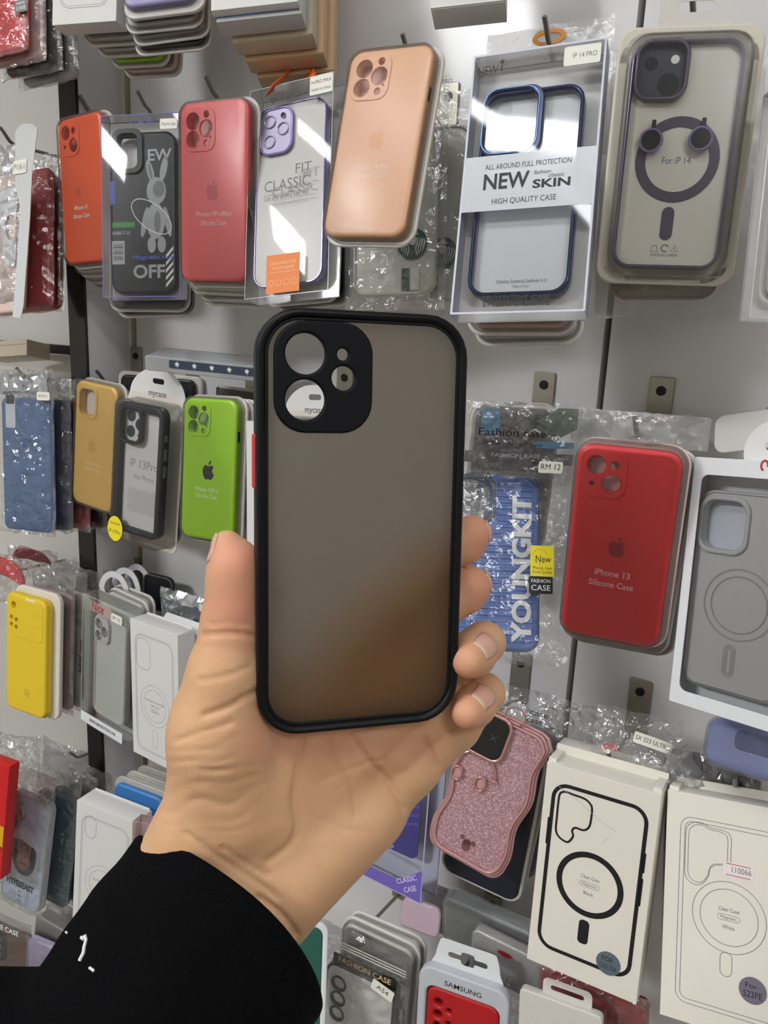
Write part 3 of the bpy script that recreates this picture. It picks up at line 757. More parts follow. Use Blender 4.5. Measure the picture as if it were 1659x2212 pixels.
it.add('barcode_bars', join(*[flat([rr(12, .5 + (i * 7 % 3) * .5, .1, b2[0], b2[1] + 10 - i * 2.1)], zz + .1) for i in range(10)]), mcol('barcode_dark', 90, 92, 98))
s0 = it.loc(366, 590, zc_)
it.add('stripes', join(*[flat([[(s0[0] - 4, s0[1] - 8 + 8 * i), (s0[0] + 5, s0[1] + 2 + 8 * i), (s0[0] + 5, s0[1] + 6 + 8 * i), (s0[0] - 4, s0[1] - 4 + 8 * i)]], zz + .1) for i in range(-1, 4)]), mWhite)
s0 = it.loc(364, 267); sticker(it, s0[0], s0[1], 20, 11, [('14 prro max', 0, -2, 17, 4)])
packs(it, 2, [mcol('dim_case', 90, 88, 96), mSmoke], '{} pack hanging behind the rabbit print box', 'packs behind the rabbit box', first=(10, -5, -34), step=(6, -4, -18))
# coral case
it = Item('phone_case', 'coral pink silicone phone case with triple lens holes, right of the rabbit print box', 'phone case', ([384, 226], [540, 208], [529, 610], [394, 606]), 78, 161, .568)
a, b = it.loc(461, 467), it.loc(461, 486); e = it.loc(459, 412)
silicone(it, mcol('coral_silicone', 232, 92, 92), 'pro', mcol('coral_lining', 210, 140, 140), tray=mMilk, logo=(e[0], e[1], 17), logo_m=mcol('coral_emblem', 196, 70, 74),
         lines=[('iPhone14ProMax', a[0], a[1], 42, 4.6), ('Silicone Case', b[0], b[1], 30, 4.6)], ink=mcol('coral_ink', 240, 180, 176))
packs(it, 3, [mTray, mcol('grey_case', 150, 146, 142), mTray], '{} pack hanging behind the coral pink case', 'packs behind the coral case', first=(4, -7, -17), step=(4, -5, -17))
# lilac edged clear case in its box
it = Item('case_box', 'clear box with orange base band holding a see-through case with lilac camera ring', 'phone case', ([540, 203], [721, 150], [710, 632], [527, 641]), 95, 210, .578)
petbox(it, 24, mcol('clear_edge_grey', 196, 196, 200, .2), mcol('pearl_card', 222, 224, 222, .25, coat=.5), .5)
mLil = mat('lilac_metal', rgb(150, 134, 186), .2, .5, metal=.7)
q = [it.loc(*p, -7) for p in ((560, 232), (706, 196), (676, 622), (545, 628))]
cw, ch = 79, q[0][1] - q[3][1] - 4; cx_, cy_ = (q[0][0] + q[1][0]) / 2 - 1, (q[0][1] + q[3][1]) / 2
it.add('bumper', slab([rr(cw, ch, 14, cx_, cy_), rr(cw - 3.5, ch - 3.5, 12.5, cx_, cy_)], -17, -7, 1.2), mLil, label='lilac metallic rim')
it.add('clear_back', slab([rr(cw - 3, ch - 3, 13, cx_, cy_)], -9, -8, .2), mMilk)
cb = it.loc(597, 283, -5)
hs = [circ(6.6, cb[0] - 7.5, cb[1] + 10), circ(6.6, cb[0] - 7.5, cb[1] - 10), circ(6.6, cb[0] + 8, cb[1] + 1), circ(3, cb[0] + 8, cb[1] + 14)]
it.add('camera_plate', slab([rr(37, 46, 11, *cb)], -9, -5, 1), mat('lilac_plate', rgb(186, 178, 208), .25, .5, metal=.35))
it.add('camera_rim', slab([rr(38, 47, 11.5, *cb), rr(34, 43, 10, *cb)], -8, -4, .6), mLil)
for i, h_ in enumerate(hs): it.add('lens_ring', slab([h_, [((x - np.mean([p[0] for p in h_])) * .82 + np.mean([p[0] for p in h_]), (y - np.mean([p[1] for p in h_])) * .82 + np.mean([p[1] for p in h_])) for x, y in h_]], -6, -3.6, .4), mat('lens_silver', rgb(190, 188, 200), .2, metal=.8))
it.add('flash_hole', move(flat([circ(2.6, cb[0] + 8, cb[1] + 14)], -4.8)), mInk)
a = [it.loc(*p) for p in ((652, 372), (620, 408), (618, 428), (620, 418), (608, 214), (649, 203))]
it.add('printed_text', join(text('FIT', a[0][0] + 2, a[0][1], 18, 9.5, .2), text('CLASSIC', a[1][0], a[1][1], 52, 10.5, .2), text('Let the world see me', a[2][0], a[2][1], 50, 4.6, .2),
       flat([rr(52, .5, .1, a[3][0], a[3][1] + .8)], .2), ), mInkG)
it.add('brand_text', join(text('UniQue', a[4][0], a[4][1] - 2, 23, 5.2, .2, bold=.01), text('Case', a[5][0], a[5][1] - 2, 16, 5.2, .2)), mInk)
s0 = it.loc(694, 182); o = sticker(it, s0[0], s0[1], 25, 18, [('14 PRO MAX', 0, 1.5, 22, 3.4), ('MADE IN CHINA', 0, -5.5, 21, 2.4)])
bb = it.loc(611, 590); ob = it.add('orange_band', flat([rr(38, 38, .5, bb[0], bb[1])], .15), mOrange)
it.add('band_text', join(text('DESIGNED FOR', bb[0], bb[1] + 9, 30, 3, .25), text('YOUR PHONE', bb[0], bb[1] + 4, 25, 3, .25), flat([rr(32, .4, .1, bb[0], bb[1] + 1.5)], .25),
       *[stroke(circ(3, bb[0] - 13 + i * 8.6, bb[1] - 9, 20), .5, .25) for i in range(4)]), mcol('pale_orange', 246, 190, 140), parent=ob)
packs(it, 2, [mTrayG, mSmoke], '{} pack hanging behind the orange banded clear box', 'packs behind the orange banded box', first=(8, -6, -40), step=(10, -2, -18), w=90, h=190)
rb = [PY(*p, y_) + np.array([0, 0, 0]) for p, y_ in (((582, 196), .585), ((600, 182), .60), ((622, 160), .625), ((641, 138), .648), ((655, 140), .652), ((664, 152), .645), ((672, 172), .61))]
V = []; Fc = []
for i, p in enumerate(rb):
    for dz in (-.005, .005): V.append(tuple(p + np.array([dz * .9, .0, dz])))
for i in range(len(rb) - 1): Fc.append((2 * i, 2 * i + 2, 2 * i + 3, 2 * i + 1))
o = world_obj('hang_ribbon', (V, Fc), mcol('orange_ribbon', 226, 96, 30), 'orange ribbon loop hanging from the hook above the clear box', 'ribbon', smooth=80)
md = o.modifiers.new('s', 'SOLIDIFY'); md.thickness = .0008
# peach case
it = Item('phone_case', 'peach silicone phone case hanging tilted in front of the clear bagged case', 'phone case', ([757, 113], [942, 91], [868, 512], [697, 508]), 74, 150, .552)
a, b = it.loc(801, 366), it.loc(797, 384); e = it.loc(814, 300)
silicone(it, mcol('peach_silicone', 240, 182, 140), 'pro', mcol('peach_lining', 196, 140, 124), tray=mTray, logo=(e[0], e[1], 17), logo_m=mcol('peach_emblem', 238, 170, 118), slot=(38, 11),
         lines=[('iPhone 14 Pro', a[0], a[1], 32, 4.4), ('Silicone Case', b[0], b[1], 27, 4.4)], ink=mcol('peach_ink', 246, 212, 182))
it.add('side_buttons', join(move(block(.8, 12, -6, -3.6), 36.8, 10), move(block(.8, 12, -6, -3.6), 36.8, -4)), mcol('peach_silicone', 0, 0, 0))
# bagged clear case with round green emblem
it = Item('bagged_case', 'clear bagged phone case with a round green emblem, below the peach case', 'phone case', ([758, 190], [952, 160], [936, 640], [764, 636]), 75, 178, .610)
it.add('shell', slab([rr(75, 150, 12, 0, -13), rr(70, 145, 10, 0, -13)], -10, 0, 2), mMilk)
it.add('clear_back', slab([rr(71, 146, 10, 0, -13)], -3, -2, .2), mcol('frosted_case_back', 222, 222, 212, .3))
e = it.loc(891, 527); 
em = it.add('green_emblem', flat([circ(13.5, *e, 40)], .2), mcol('deep_green', 20, 78, 62))
hair = []
for s in (-1, 1):
    for i in range(4): hair.append(stroke(spline([(e[0] + s * (3.2 + i * 2.3), e[1] + 5.5 - i * .6), (e[0] + s * (4.4 + i * 2.2), e[1] + 1), (e[0] + s * (3.0 + i * 2.2), e[1] - 4), (e[0] + s * (4.6 + i * 1.8), e[1] - 9.5 + i * 1.4)], 5, False), .9, .35, False))
it.add('emblem_lines', join(*hair, flat([circ(3.1, e[0], e[1] + 3, 20, 4)], .3), flat([[(e[0] - 6, e[1] + 8), (e[0] - 3, e[1] + 9.4), (e[0], e[1] + 12.4), (e[0] + 3, e[1] + 9.4), (e[0] + 6, e[1] + 8), (e[0] + 3, e[1] + 7.4), (e[0] - 3, e[1] + 7.4)]], .3)), mWhite, parent=em)
it.add('emblem_face', join(flat([circ(.5, e[0] - 1.2, e[1] + 3.4, 8)], .4), flat([circ(.5, e[0] + 1.2, e[1] + 3.4, 8)], .4), flat([rr(2, .5, .2, e[0], e[1] + .8)], .4)), mcol('deep_green', 0, 0, 0), parent=em)
s0 = it.loc(876, 604); it.add('green_block', flat([rr(7, 19, .3, s0[0], s0[1])], .2), mcol('deep_green', 0, 0, 0)); it.add('white_block', flat([rr(8, 19, .3, s0[0] + 8, s0[1] + .5)], .2), mWhite)
it.add('pouch', crumple(92, 190, 12, 3, 2.2, 5, cy=-6, cx=1), mBag, smooth=0)
b = it.loc(962, 185); it.add('printed_text', text('14 PRO', b[0], b[1], 14, 3.6, 4), mInkG)
dup(it.root, (.016, .028, -.004), 'second bagged case hanging behind the green emblem case', None, -2.0)
# navy framed case in its box
it = Item('case_box', 'clear box with pale band of black lettering holding a navy framed case', 'phone case', ([1017, 126], [1318, 77], [1262, 676], [975, 674]), 98, 200, .556)
petbox(it, 20, mcol('pale_lilac_edge', 206, 208, 222), mPaper, 1.6)
it.add('side_cheek', join(*[move(block(.6, it.h - 1, -19.5, -.3), s * (it.w / 2 - .3), 0) for s in (-1, 1)]), mcol('pale_lilac_edge', 0, 0, 0))
mNavy = mat('navy_metal', rgb(40, 50, 88), .25, .5, metal=.4); mSky = mat('sky_metal', rgb(120, 160, 220), .2, .5, metal=.5)
zc_ = -5; q = [it.loc(*p, zc_) for p in ((1042, 203), (1256, 172), (1226, 640), (1021, 640))]
cw, ch = q[1][0] - q[0][0] + 2, q[0][1] - q[3][1]; cx_, cy_ = (q[0][0] + q[1][0] + q[2][0] + q[3][0]) / 4, (q[0][1] + q[3][1]) / 2
it.add('bumper', slab([rr(cw, ch, 13, cx_, cy_), rr(cw - 6, ch - 6, 11, cx_, cy_)], -16, zc_, 1.6), mNavy, label='navy bumper frame')
it.add('white_insert', slab([rr(cw - 5, ch - 5, 11, cx_, cy_)], -14, -13, .2), mcol('white_insert', 236, 237, 240))
it.add('clear_back', slab([rr(cw - 5.5, ch - 5.5, 11, cx_, cy_)], -8, -7.4, .1), mClear)
c1 = [it.loc(*p, zc_ + 1) for p in ((1048, 193), (1170, 187), (1164, 328), (1046, 334))]
rx, ry = (c1[0][0] + c1[1][0]) / 2, (c1[0][1] + c1[2][1]) / 2; rw, rh = c1[1][0] - c1[0][0], c1[0][1] - c1[3][1]
it.add('camera_surround', slab([rr(rw + 3, rh + 3, 12, rx + 1.5, ry - .5), rr(rw - 4, rh - 4, 10, rx, ry)], -9, zc_ + 1, 1), mNavy)
it.add('camera_rim', slab([rr(rw, rh, 11.5, rx, ry), rr(rw - 2.4, rh - 2.4, 10.4, rx, ry)], zc_ + .8, zc_ + 2, .5), mSky, label='sky blue camera rim')
for p in ((1088, 236), (1084, 312), (1124, 276)):
    l = it.loc(*p, -13); it.add('printed_lens', flat([circ(7, *l)], -12.9), mcol('lens_print', 206, 206, 208))
t0, t1 = it.loc(1000, 343), it.loc(985, 461)
bw_ = it.add('paper_band', flat([rr(it.w - 1, t0[1] - t1[1], .3, 0, (t0[1] + t1[1]) / 2)], .18), film('band_vellum', tint=(.85, .88, .93), haze=.72, refl=.02, rough=.3, hcol=(.74, .77, .82)))
L_ = [it.loc(*p) for p in ((1140, 354), (1093, 398), (1188, 396), (1172, 372), (1202, 377), (1131, 428))]
it.add('band_text', join(text('ALL AROUND FULL PROTECTION', L_[0][0], L_[0][1] - 2, 63, 4, .3), text('NEW', L_[1][0], L_[1][1] - 3, 34, 11.5, .3, bold=.035), text('SKIN', L_[2][0] + 1, L_[2][1] - 2.5, 27, 6, .3, bold=.045),
       text('fashion', L_[3][0], L_[3][1] - 1, 12, 3, .3, shear=.2), text('classic', L_[4][0], L_[4][1] - 1.5, 11.5, 3, .3, shear=.2), text('HIGH QUALITY CASE', L_[5][0], L_[5][1] - 3, 47, 4.2, .3)), mInk, parent=bw_)
L_ = [it.loc(*p) for p in ((1057, 155), (1119, 592), (1117, 604), (1115, 642), (1114, 655))]
it.add('printed_text', join(text('NEW', L_[0][0] - 1, L_[0][1] - 2, 16, 6.5, .3, bold=.01), text('i', L_[0][0] + 9.5, L_[0][1] - 1, None, 7.5, .3, bold=.01), flat([[(L_[0][0] + 9.5 + (3.2 if k % 2 == 0 else .9) * math.sin(k * math.pi / 5), L_[0][1] + 6.4 + (3.2 if k % 2 == 0 else .9) * math.cos(k * math.pi / 5)) for k in range(10)]], .3),
       text('PROTECTIVE CASE', L_[3][0], L_[3][1] - 2, 49, 3.6, .3, bold=.03), text('STYLISH CREATIVE', L_[4][0], L_[4][1] - 2, 49, 3.6, .3, bold=.03)), mInk)
it.add('insert_text', join(text('Destiny Scenery,I believe in it', L_[1][0], L_[1][1] - 1.5, 37, 2.8, -12.8, bold=.01), text('Made in China', L_[2][0], L_[2][1] - 1, 12, 1.8, -12.8)), mInkG)
s0 = it.loc(1258, 118); sticker(it, s0[0], s0[1], 26, 14.5, [('IP 14 PRO', 2, -2, 17, 3.8)], ink=mInkG)
packs(it, 2, [mcol('pinkish_print', 206, 170, 160), mTrayG], '{} bag hanging behind the navy framed case box', 'packs behind the navy framed box', first=(5, -7, -36), step=(4, -4, -18), w=86, h=192)
# tall clear bag with orange hang hole, behind the navy framed box
it = Item('hang_bag', 'clear bag top with an orange hang hole behind the navy framed case box', 'bag', ([1052, 78], [1330, 28], [1310, 330], [1040, 360]), 98, 100, .66)
it.add('pouch', crumple(98, 100, 4, 5, 2.2, 5), mBagDull, smooth=0)
h0 = it.loc(1188, 84); it.add('hang_hole', slab([circ(13, h0[0], h0[1], 30, 6), circ(9, h0[0], h0[1], 30, 3)], 2, 2.8, .2), mcol('orange_hole', 232, 150, 40), label='orange hang hole rim')
# magnetic ring case in its white tray
it = Item('phone_case', 'clear case with purple rim and purple magnetic ring on a cream card', 'phone case', ([1371, 88], [1617, 78], [1551, 584], [1320, 574]), 75, 152, .575)
mPur = mat('purple_metal', rgb(104, 95, 116), .25, .5, metal=.55)
it.add('tray', slab([rr(99, 176, 13, 1.5, 1)], -17, -13, 1.5), mcol('cream_tray', 214, 208, 192))
it.add('cream_card', slab([rr(73, 150, 12)], -6, -5, .2), mPaperW)
it.add('bumper', slab([rr(75.5, 152.5, 13), rr(70.5, 147.5, 10.5)], -12, 0, 1.4), mPur, label='purple metallic rim')
c1 = it.loc(1430, 151)
it.add('camera_surround', slab([rr(36.5, 40, 11, *c1), rr(31, 34.5, 8.5, *c1)], -6, 1.6, 1), mPur)
it.add('camera_print', slab([rr(32, 35.5, 8.5, *c1)], -6, -4.4, .1), mcol('camera_print', 62, 64, 74, .3))
for p, r_, m_ in (((1459, 128), 2.9, mWhite), ((1407, 137), 4.6, mcol('lens_dark', 44, 46, 54, .2)), ((1443, 182), 7.4, mcol('lens_dark', 0, 0, 0))):
    l = it.loc(*p, -4); it.add('printed_lens', slab([circ(r_, *l)], -4.5, -4.2, .05), m_)
r0 = it.loc(1464, 342); it.add('magnet_ring', slab([circ(28.8, r0[0], r0[1], 64), circ(21.8, r0[0], r0[1], 64)], -5.2, -4.2, .2), mPur)
m0 = it.loc(1442, 481); it.add('magnet_bar', slab([rr(8.6, 23, 4.2, *m0)], -5.2, -4.2, .2), mPur)
for p in ((1406, 303), (1514, 299)):
    l = it.loc(*p, 1); o = it.add('lens_protector', slab([circ(8.4, l[0], l[1], 36), circ(6.4, l[0], l[1], 36)], -1, 1.6, .6), mLil)
    it.add('protector_glass', slab([circ(6.5, l[0], l[1], 36)], -.8, .6, .1), mcol('dark_glass', 40, 42, 44, .15), parent=o)
    it.add('pull_tab', slab([rr(3, 8, 1.2, l[0] + 1, l[1] + 10)], -1, -.2, .2), mSmoke, parent=o)
L_ = [it.loc(*p, -4) for p in ((1461, 346), (1434, 550), (1413, 537), (1436, 536), (1457, 537))]
def arrowring(x, y, r): return stroke([(x + r * math.cos(a), y + r * math.sin(a)) for a in np.linspace(.3, 5.4, 16)], .8, -4.8, False)
it.add('printed_text', join(text('For iP 14', L_[0][0], L_[0][1] - 2.3, 19.5, 4.6, -4.8), text('MADE IN CHINA', L_[1][0], L_[1][1] - 1.2, 19, 2, -4.8), stroke([(L_[2][0] - 2.6, L_[2][1] - 2), (L_[2][0] + 2.6, L_[2][1] - 2), (L_[2][0] + 1.4, L_[2][1] + 2.2), (L_[2][0] - 1.4, L_[2][1] + 2.2)], .5, -4.8), arrowring(L_[3][0], L_[3][1], 2.4),
       stroke([(L_[4][0] - 2.6, L_[4][1] - 2), (L_[4][0] + 2.6, L_[4][1] - 2), (L_[4][0], L_[4][1] + 2.6)], .45, -4.8), text('1', L_[4][0], L_[4][1] - 1.4, None, 2, -4.8)), mInkG)
it.add('clear_cover', shell(84, 161, 15, -13, 2.4, 1, 0, 3, flare=5), mCover)
it.add('hang_tab', slab([rr(50, 26, 3, 3, 96), rr(24, 7, 3, 3, 101)], -15, -14.4, .1), mMilk)
# bag with a brown tinted case below it
it = Item('bagged_case', 'dull grey bag with a brown tinted case, behind and below the magnetic ring case', 'phone case', ([1312, 110], [1655, 90], [1622, 690], [1283, 684]), 112, 190, .64)
it.add('pouch', crumple(112, 190, 10, 8, 2.0, 6), mBagDull, smooth=0)
l = it.loc(1436, 560)
it.add('shell', slab([rr(76, 150, 12, l[0], l[1] + 46), rr(72, 146, 10, l[0], l[1] + 46)], -4, 2, 1.2), mcol('brown_tint', 150, 110, 66, .3)); it.add('tinted_back', slab([rr(73, 147, 10, l[0], l[1] + 46)], -3, -2, .2), mcol('tan_back', 178, 164, 132, .3))
# box at the right edge of the picture
it = Item('case_box', 'clear box cut off by the right edge, beside the magnetic ring case', 'phone case', ([1672, 180], [1950, 190], [1890, 700], [1618, 686]), 96, 180, .575)
petbox(it, 22, mcol('clear_edge_grey', 0, 0, 0), mPaper, .8)
it.add('shell', slab([rr(74, 148, 12), rr(68, 142, 10)], -15, -4, 1.6), mMilk)

# ------------------------------------------------------------------ second row of the white wall
for tip, Yt, lb in (((208, 801), .655, 'wire hook with orange ribbon above the cream yellow case'), ((320, 816), .648, 'wire hook through the white header card with lettering'), ((470, 838), .66, 'wire hook behind the lime green case'),
                    ((655, 858), .645, 'wire hook seen through the camera hole of the held case'), ((1092, 884), .632, 'wire hook above the blue ribbed case'), ((1371, 902), .640, 'wire hook above the bright red case'),
                    ((1640, 985), .625, 'wire hook in the white hanger at the right edge')): hook(tip, Yt, lb)
# cream yellow case
it = Item('phone_case', 'cream yellow silicone phone case with one open camera window', 'phone case', ([164, 822], [253, 836], [240, 1114], [155, 1078]), 74, 149, .607)
a, b = it.loc(200, 1006), it.loc(200, 1018); e = it.loc(199, 963)
silicone(it, mcol('cream_yellow', 226, 184, 100), 'open', mcol('pale_lining', 214, 204, 196), tray=mMilk, logo=(e[0], e[1], 17), logo_m=mcol('yellow_emblem', 214, 168, 78),
         lines=[('iPhone 13 Pro', a[0], a[1], 29, 4.4), ('Silicone Case', b[0], b[1], 27, 4.4)], ink=mcol('yellow_ink', 240, 214, 150))
# box behind it with orange base
it = Item('case_box', 'clear box with orange base band hanging behind the cream yellow case', 'phone case', ([180, 822], [285, 850], [262, 1148], [170, 1105]), 92, 185, .665)
petbox(it, 16, mcol('clear_edge_grey', 0, 0, 0), mcol('dark_card', 76, 78, 86), .6)
l = it.loc(215, 1118, 0); it.add('orange_band', flat([rr(36, 24, .5, l[0] + 6, l[1])], .2), mOrange)
# mycase pack
def mycase(quad, Y, label, cardlabel=True):
    it = Item('case_pack', label, 'phone case', quad, 76, 156, Y)
    it.add('tray', slab([rr(90, 186, 9, 1, -3)], -26, -24, .6), mTray)
    it.add('header_card', slab([spline([(-45, 60), (-45, 88), (-38, 104), (-20, 116), (2, 119), (24, 116), (40, 104), (47, 88), (47, 60)], 5, True), rr(19, 6.5, 3, 2, 105)], -25, -24.2, .1), mPaper)
    it.add('printed_text', text('mycase', 2, 87.5, 29, 7, -23.8, bold=.01), mInkG)
    it.add('bumper', slab([rr(76, 156, 12), rr(63, 140, 5, 0, -1)], -13, 0, 2.2), mcol('black_matt_case', 30, 31, 36, .5))
    it.add('camera_surround', slab([rr(38, 45, 11, -14.5, 52.5), rr(31, 38, 8.5, -14.5, 52.5)], -6, 1.2, .8), mcol('black_matt_case', 0, 0, 0))
    it.add('white_insert', slab([rr(66, 146, 8)], -9, -8, .2), mPaper)
    for x, y, r_ in ((-21.5, 62, 7), (-21.5, 43.5, 7), (-7, 53, 7), (-7, 65, 2.6), (-7, 40, 2.6)): it.add('printed_lens', slab([circ(r_, x, y)], -7.9, -7.5, .1), mcol('lens_blue', 52, 62, 74, .25))
    o = it.add('insert_text', join(text('IP 13Pro', 3, 2, 47, 10, -7.9), text('For Phone', 4, -12, 33, 6.5, -7.9), *[flat([rr(.5, 26 + (i * 5 % 7), .1, -22 + i * 2.3, -38)], -7.9) for i in range(22)]), mInkL)
    it.add('foot_text', text('Yxiqeyn', 0, -74, 20, 4, .1), mInkG)
    for y0, y1 in ((48, 40), (32, 18), (12, -2)): it.add('side_button', move(block(1.4, y0 - y1, -9, -5, 0, 0, .5), 38, (y0 + y1) / 2), mcol('button_grey', 120, 120, 122))
    it.add('clear_cover', shell(85, 170, 9, -24, 2.2, 1, -4, 3, flare=2), mCover)
    sticker(it, -30, -76, 26, 31, [('FOR PHONE', 0, 5, 17, 2.6), ('IP 13 Pro', 0, -6, 19, 4.4)], mYellow, 2.5, round_=True, name='yellow_sticker')
    it.add('side_print', join(*[move(spin(text(s, 0, 0, w_, 5, 0), 90), 44, y) for s, y, w_ in (('mycase', 40, 36), ('Protect well', -36, 70))]), mInkG) if False else None
    return it
it = mycase(([253, 866], [353, 882], [337, 1174], [242, 1139]), .585, 'black framed clear case on a white header card, left of the lime green case')
packs(it, 1, [mSmoke], '{} pack hanging behind the black framed case with header card', 'packs behind header card', first=(8, -6, -48), w=86, h=178)
mycase(([590, 903], [702, 913], [686, 1210], [588, 1196]), .61, 'black framed clear case on a white header card, hidden behind the held phone case')
# lime case
it = Item('phone_case', 'lime green silicone phone case with a black emblem', 'phone case', ([398, 857], [511, 865], [501, 1175], [389, 1157]), 73, 150, .585)
a, b = it.loc(446, 1062), it.loc(446, 1076); e = it.loc(450, 1018)
silicone(it, mcol('lime_silicone', 158, 212, 22), 'pro', mcol('lime_lining', 150, 180, 110), tray=mTray, logo=(e[0], e[1], 19), logo_m=mInk, slot=(37, 11),
         lines=[('iPhone 13Pro', a[0], a[1], 32, 4.4), ('Silicone Case', b[0], b[1], 29, 4.4)], ink=mcol('lime_ink', 226, 240, 190))
packs(it, 3, [mTrayG, mSmoke, mTray], '{} pack hanging behind the lime green case', 'packs behind the lime case', first=(5, -2, -18), step=(5, -1, -16))
# white carton with yellow sticker beside the held case
it = Item('carton', 'white carton with a yellow round sticker, half hidden by the held case left side', 'box', ([533, 905], [640, 925], [640, 1250], [533, 1225]), 85, 170, .575)
it.add('body', block(85, 170, -22, 0), mPaper); l = it.loc(558, 1202); sticker(it, l[0], l[1], 24, 27, [('FOR PHONE', 0, 5, 16, 2.6), ('IP 14', 0, -6, 17, 4.4)], mYellow, .2, round_=True, name='yellow_sticker')
# flat pack with white flowers lying across the hooks
it = Item('flat_pack', 'clear flat pack with navy band and white flowers lying across the hooks', 'phone case', ([312, 770], [570, 790], [570, 830], [312, 797]), 178, 24, .605)
it.add('clear_box', join(slab([rr(178, 22, 4)], -70, -1, 1.2)), film('flat_pack_film', tint=(.8, .85, .9), haze=.32, refl=.08, rough=.12))
it.add('navy_band', slab([rr(136, 12, 2, 16, 2)], -.9, -.2, .2), mcol('slate_band', 58, 70, 88))
def flower(x, y, r, z): return join(*[move(spin(flat([circ(r * .32, 0, r * .55, 12, r * .5)], 0), k * 72), x, y, z) for k in range(5)], stroke([(x, y), (x + .8, y - r * 1.6)], .5, z, False))
it.add('white_flowers', join(*[flower(-40 + 26 * i, 2.5, 3.4, .0) for i in range(5)]), mWhite)
# dark boxes and backs filling the row behind the lime case
for i, (qx, lb, m_) in enumerate((((250, 430), 'dark lens film pack lying behind the white header card', mSmoke), ((460, 560), 'grey pack standing behind the lime green case', mcol('dim_grey_case', 96, 92, 90)))):
    it = Item('packed_case', lb, 'phone case', ([qx[0], 800 + i * 30], [qx[1], 815 + i * 30], [qx[1], 960], [qx[0], 940]), 86, 60, .69)
    it.add('tray', slab([rr(86, 60, 6)], -8, -4, 1), mMilk); it.add('shell', slab([rr(76, 54, 6)], -4, 0, 1.5), m_)
# blue ribbed case in a bag
it = Item('bagged_case', 'blue ribbed phone case with big white vertical lettering in a clear bag', 'phone case', ([978, 1020], [1166, 1029], [1164, 1408], [972, 1399]), 75, 151, .590)
hole = rr(26, 30, 8, -20, 53)
mBlueR = mcol('ribbed_blue', 56, 104, 186, .4)
it.add('shell', slab([rr(75, 151, 12), rr(29, 35, 9, -19, 53)], -10, -1, 2.4), mBlueR)
ribs = []
for i in range(26): ribs.append(slab([rr(66 if i > 7 else 32, 3.6, 1.7, 0 if i > 7 else 17, 68 - i * 5.4, 3)], -1.6, .4, .8, 2))
it.add('ribs', join(*ribs), mBlueR)
it.add('camera_surround', slab([rr(37, 43, 11, -19, 53), rr(30, 36, 9, -19, 53)], -6, .8, .8), mcol('slate_ring', 64, 72, 82)); it.add('lining', slab([rr(34, 40, 9, -19, 53)], -9, -8), mcol('grey_lining_dark', 92, 98, 100))
it.add('side_bumper', slab([rr(77.5, 153, 13), rr(73, 149, 11)], -11, -3, 1.5), mSmoke)
a, b = it.loc(1126, 1228), it.loc(1024, 1300)
it.add('printed_text', move(spin(text('YOUNGKIT', 0, 0, 126, 15, 0, bold=.06), 90), a[0] + 7.5, a[1], 1.1), mWhite)
it.add('barcode', join(*[flat([rr(5, .5 + (i * 5 % 3) * .4, .1, b[0], b[1] + 12 - i * 1.6)], .75) for i in range(16)], move(spin(text('FORTEST (C) 2021 STUDIO', 0, 0, 38, 2.4, 0), 90), b[0] - 4, b[1], .75)), mcol('pale_blue_ink', 170, 190, 220))
it.add('pouch', crumple(104, 166, 17, 12, 3.4, 5, cy=-4, cx=9), mBag, smooth=0)
s0, s1 = it.loc(1171, 1212, 9), it.loc(1168, 1264, 9)
sticker(it, s0[0], s0[1], 20, 26, [('New', 1, -1, 13, 5.6), ('Phone case', 0, -7, 16, 2.4), ('Good Quality', 0, -10.5, 17, 2.4)], mYellow, 9.5, name='yellow_sticker')
it.add('dots', join(*[flat([circ(.4, s0[0] - 2 + 6 * math.cos(t), s0[1] + 4 + 6 * math.sin(t), 6)], 9.7) for t in np.linspace(.5, 5.6, 12)]), mInk)
sticker(it, s1[0], s1[1], 20, 14.5, [('FASHION', 0, 2, 16, 3), ('CASE', 0, -4.5, 16, 4.6)], mInk, 9.5, ink=mWhite, name='black_sticker')
# header bag above it
it = Item('hang_bag', 'crinkled header bag with black lettering and holographic patches above the blue ribbed case', 'bag', ([1006, 862], [1262, 874], [1236, 1040], [1000, 1030]), 100, 68, .604)
it.add('pouch', crumple(100, 68, 7, 21, 4.0, 4.5), mBag, smooth=0)
a = [it.loc(*p, 3) for p in ((1105, 932), (1106, 955), (1112, 980))]
it.add('printed_text', join(text('Fashion case', a[0][0], a[0][1] - 3, 58, 6.5, 9, bold=.01), text('Mobile cover products', a[1][0], a[1][1] - 2, 50, 3.4, 9)), mInk)
it.add('pale_text', text('FASHION CASE', a[2][0], a[2][1] - 2, 42, 3.4, 8.5), mInkL)
it.add('blue_patch', join(flat([rr(16, 22, 2, -28, 16)], -2), flat([rr(34, 6, 2, 30, -3)], -2)), mcol('turquoise_print', 70, 140, 180))
it.add('holo_patch', flat([[(12, 18), (30, 30), (47, 30), (48, 12), (34, 4)]], -1), mat('holographic_foil', rgb(150, 170, 150), .15, .5, metal=.7, var=.5, scale=60))
it.add('dark_band', flat([rr(96, 10, 1, 0, -16)], -3), mcol('dark_band_print', 48, 48, 50))
s0 = it.loc(1189, 1009, 8); sticker(it, s0[0], s0[1], 21, 10.5, [('RM 12', 0, -2, 17, 5)], z=9, r=2)
packs(it, 2, [mSmoke, mcol('charcoal_case', 54, 52, 54)], '{} dark case bagged behind the blue ribbed case', 'dark bagged cases behind the blue ribbed case', first=(10, -58, -36), step=(5, 0, -18), w=84, h=165)
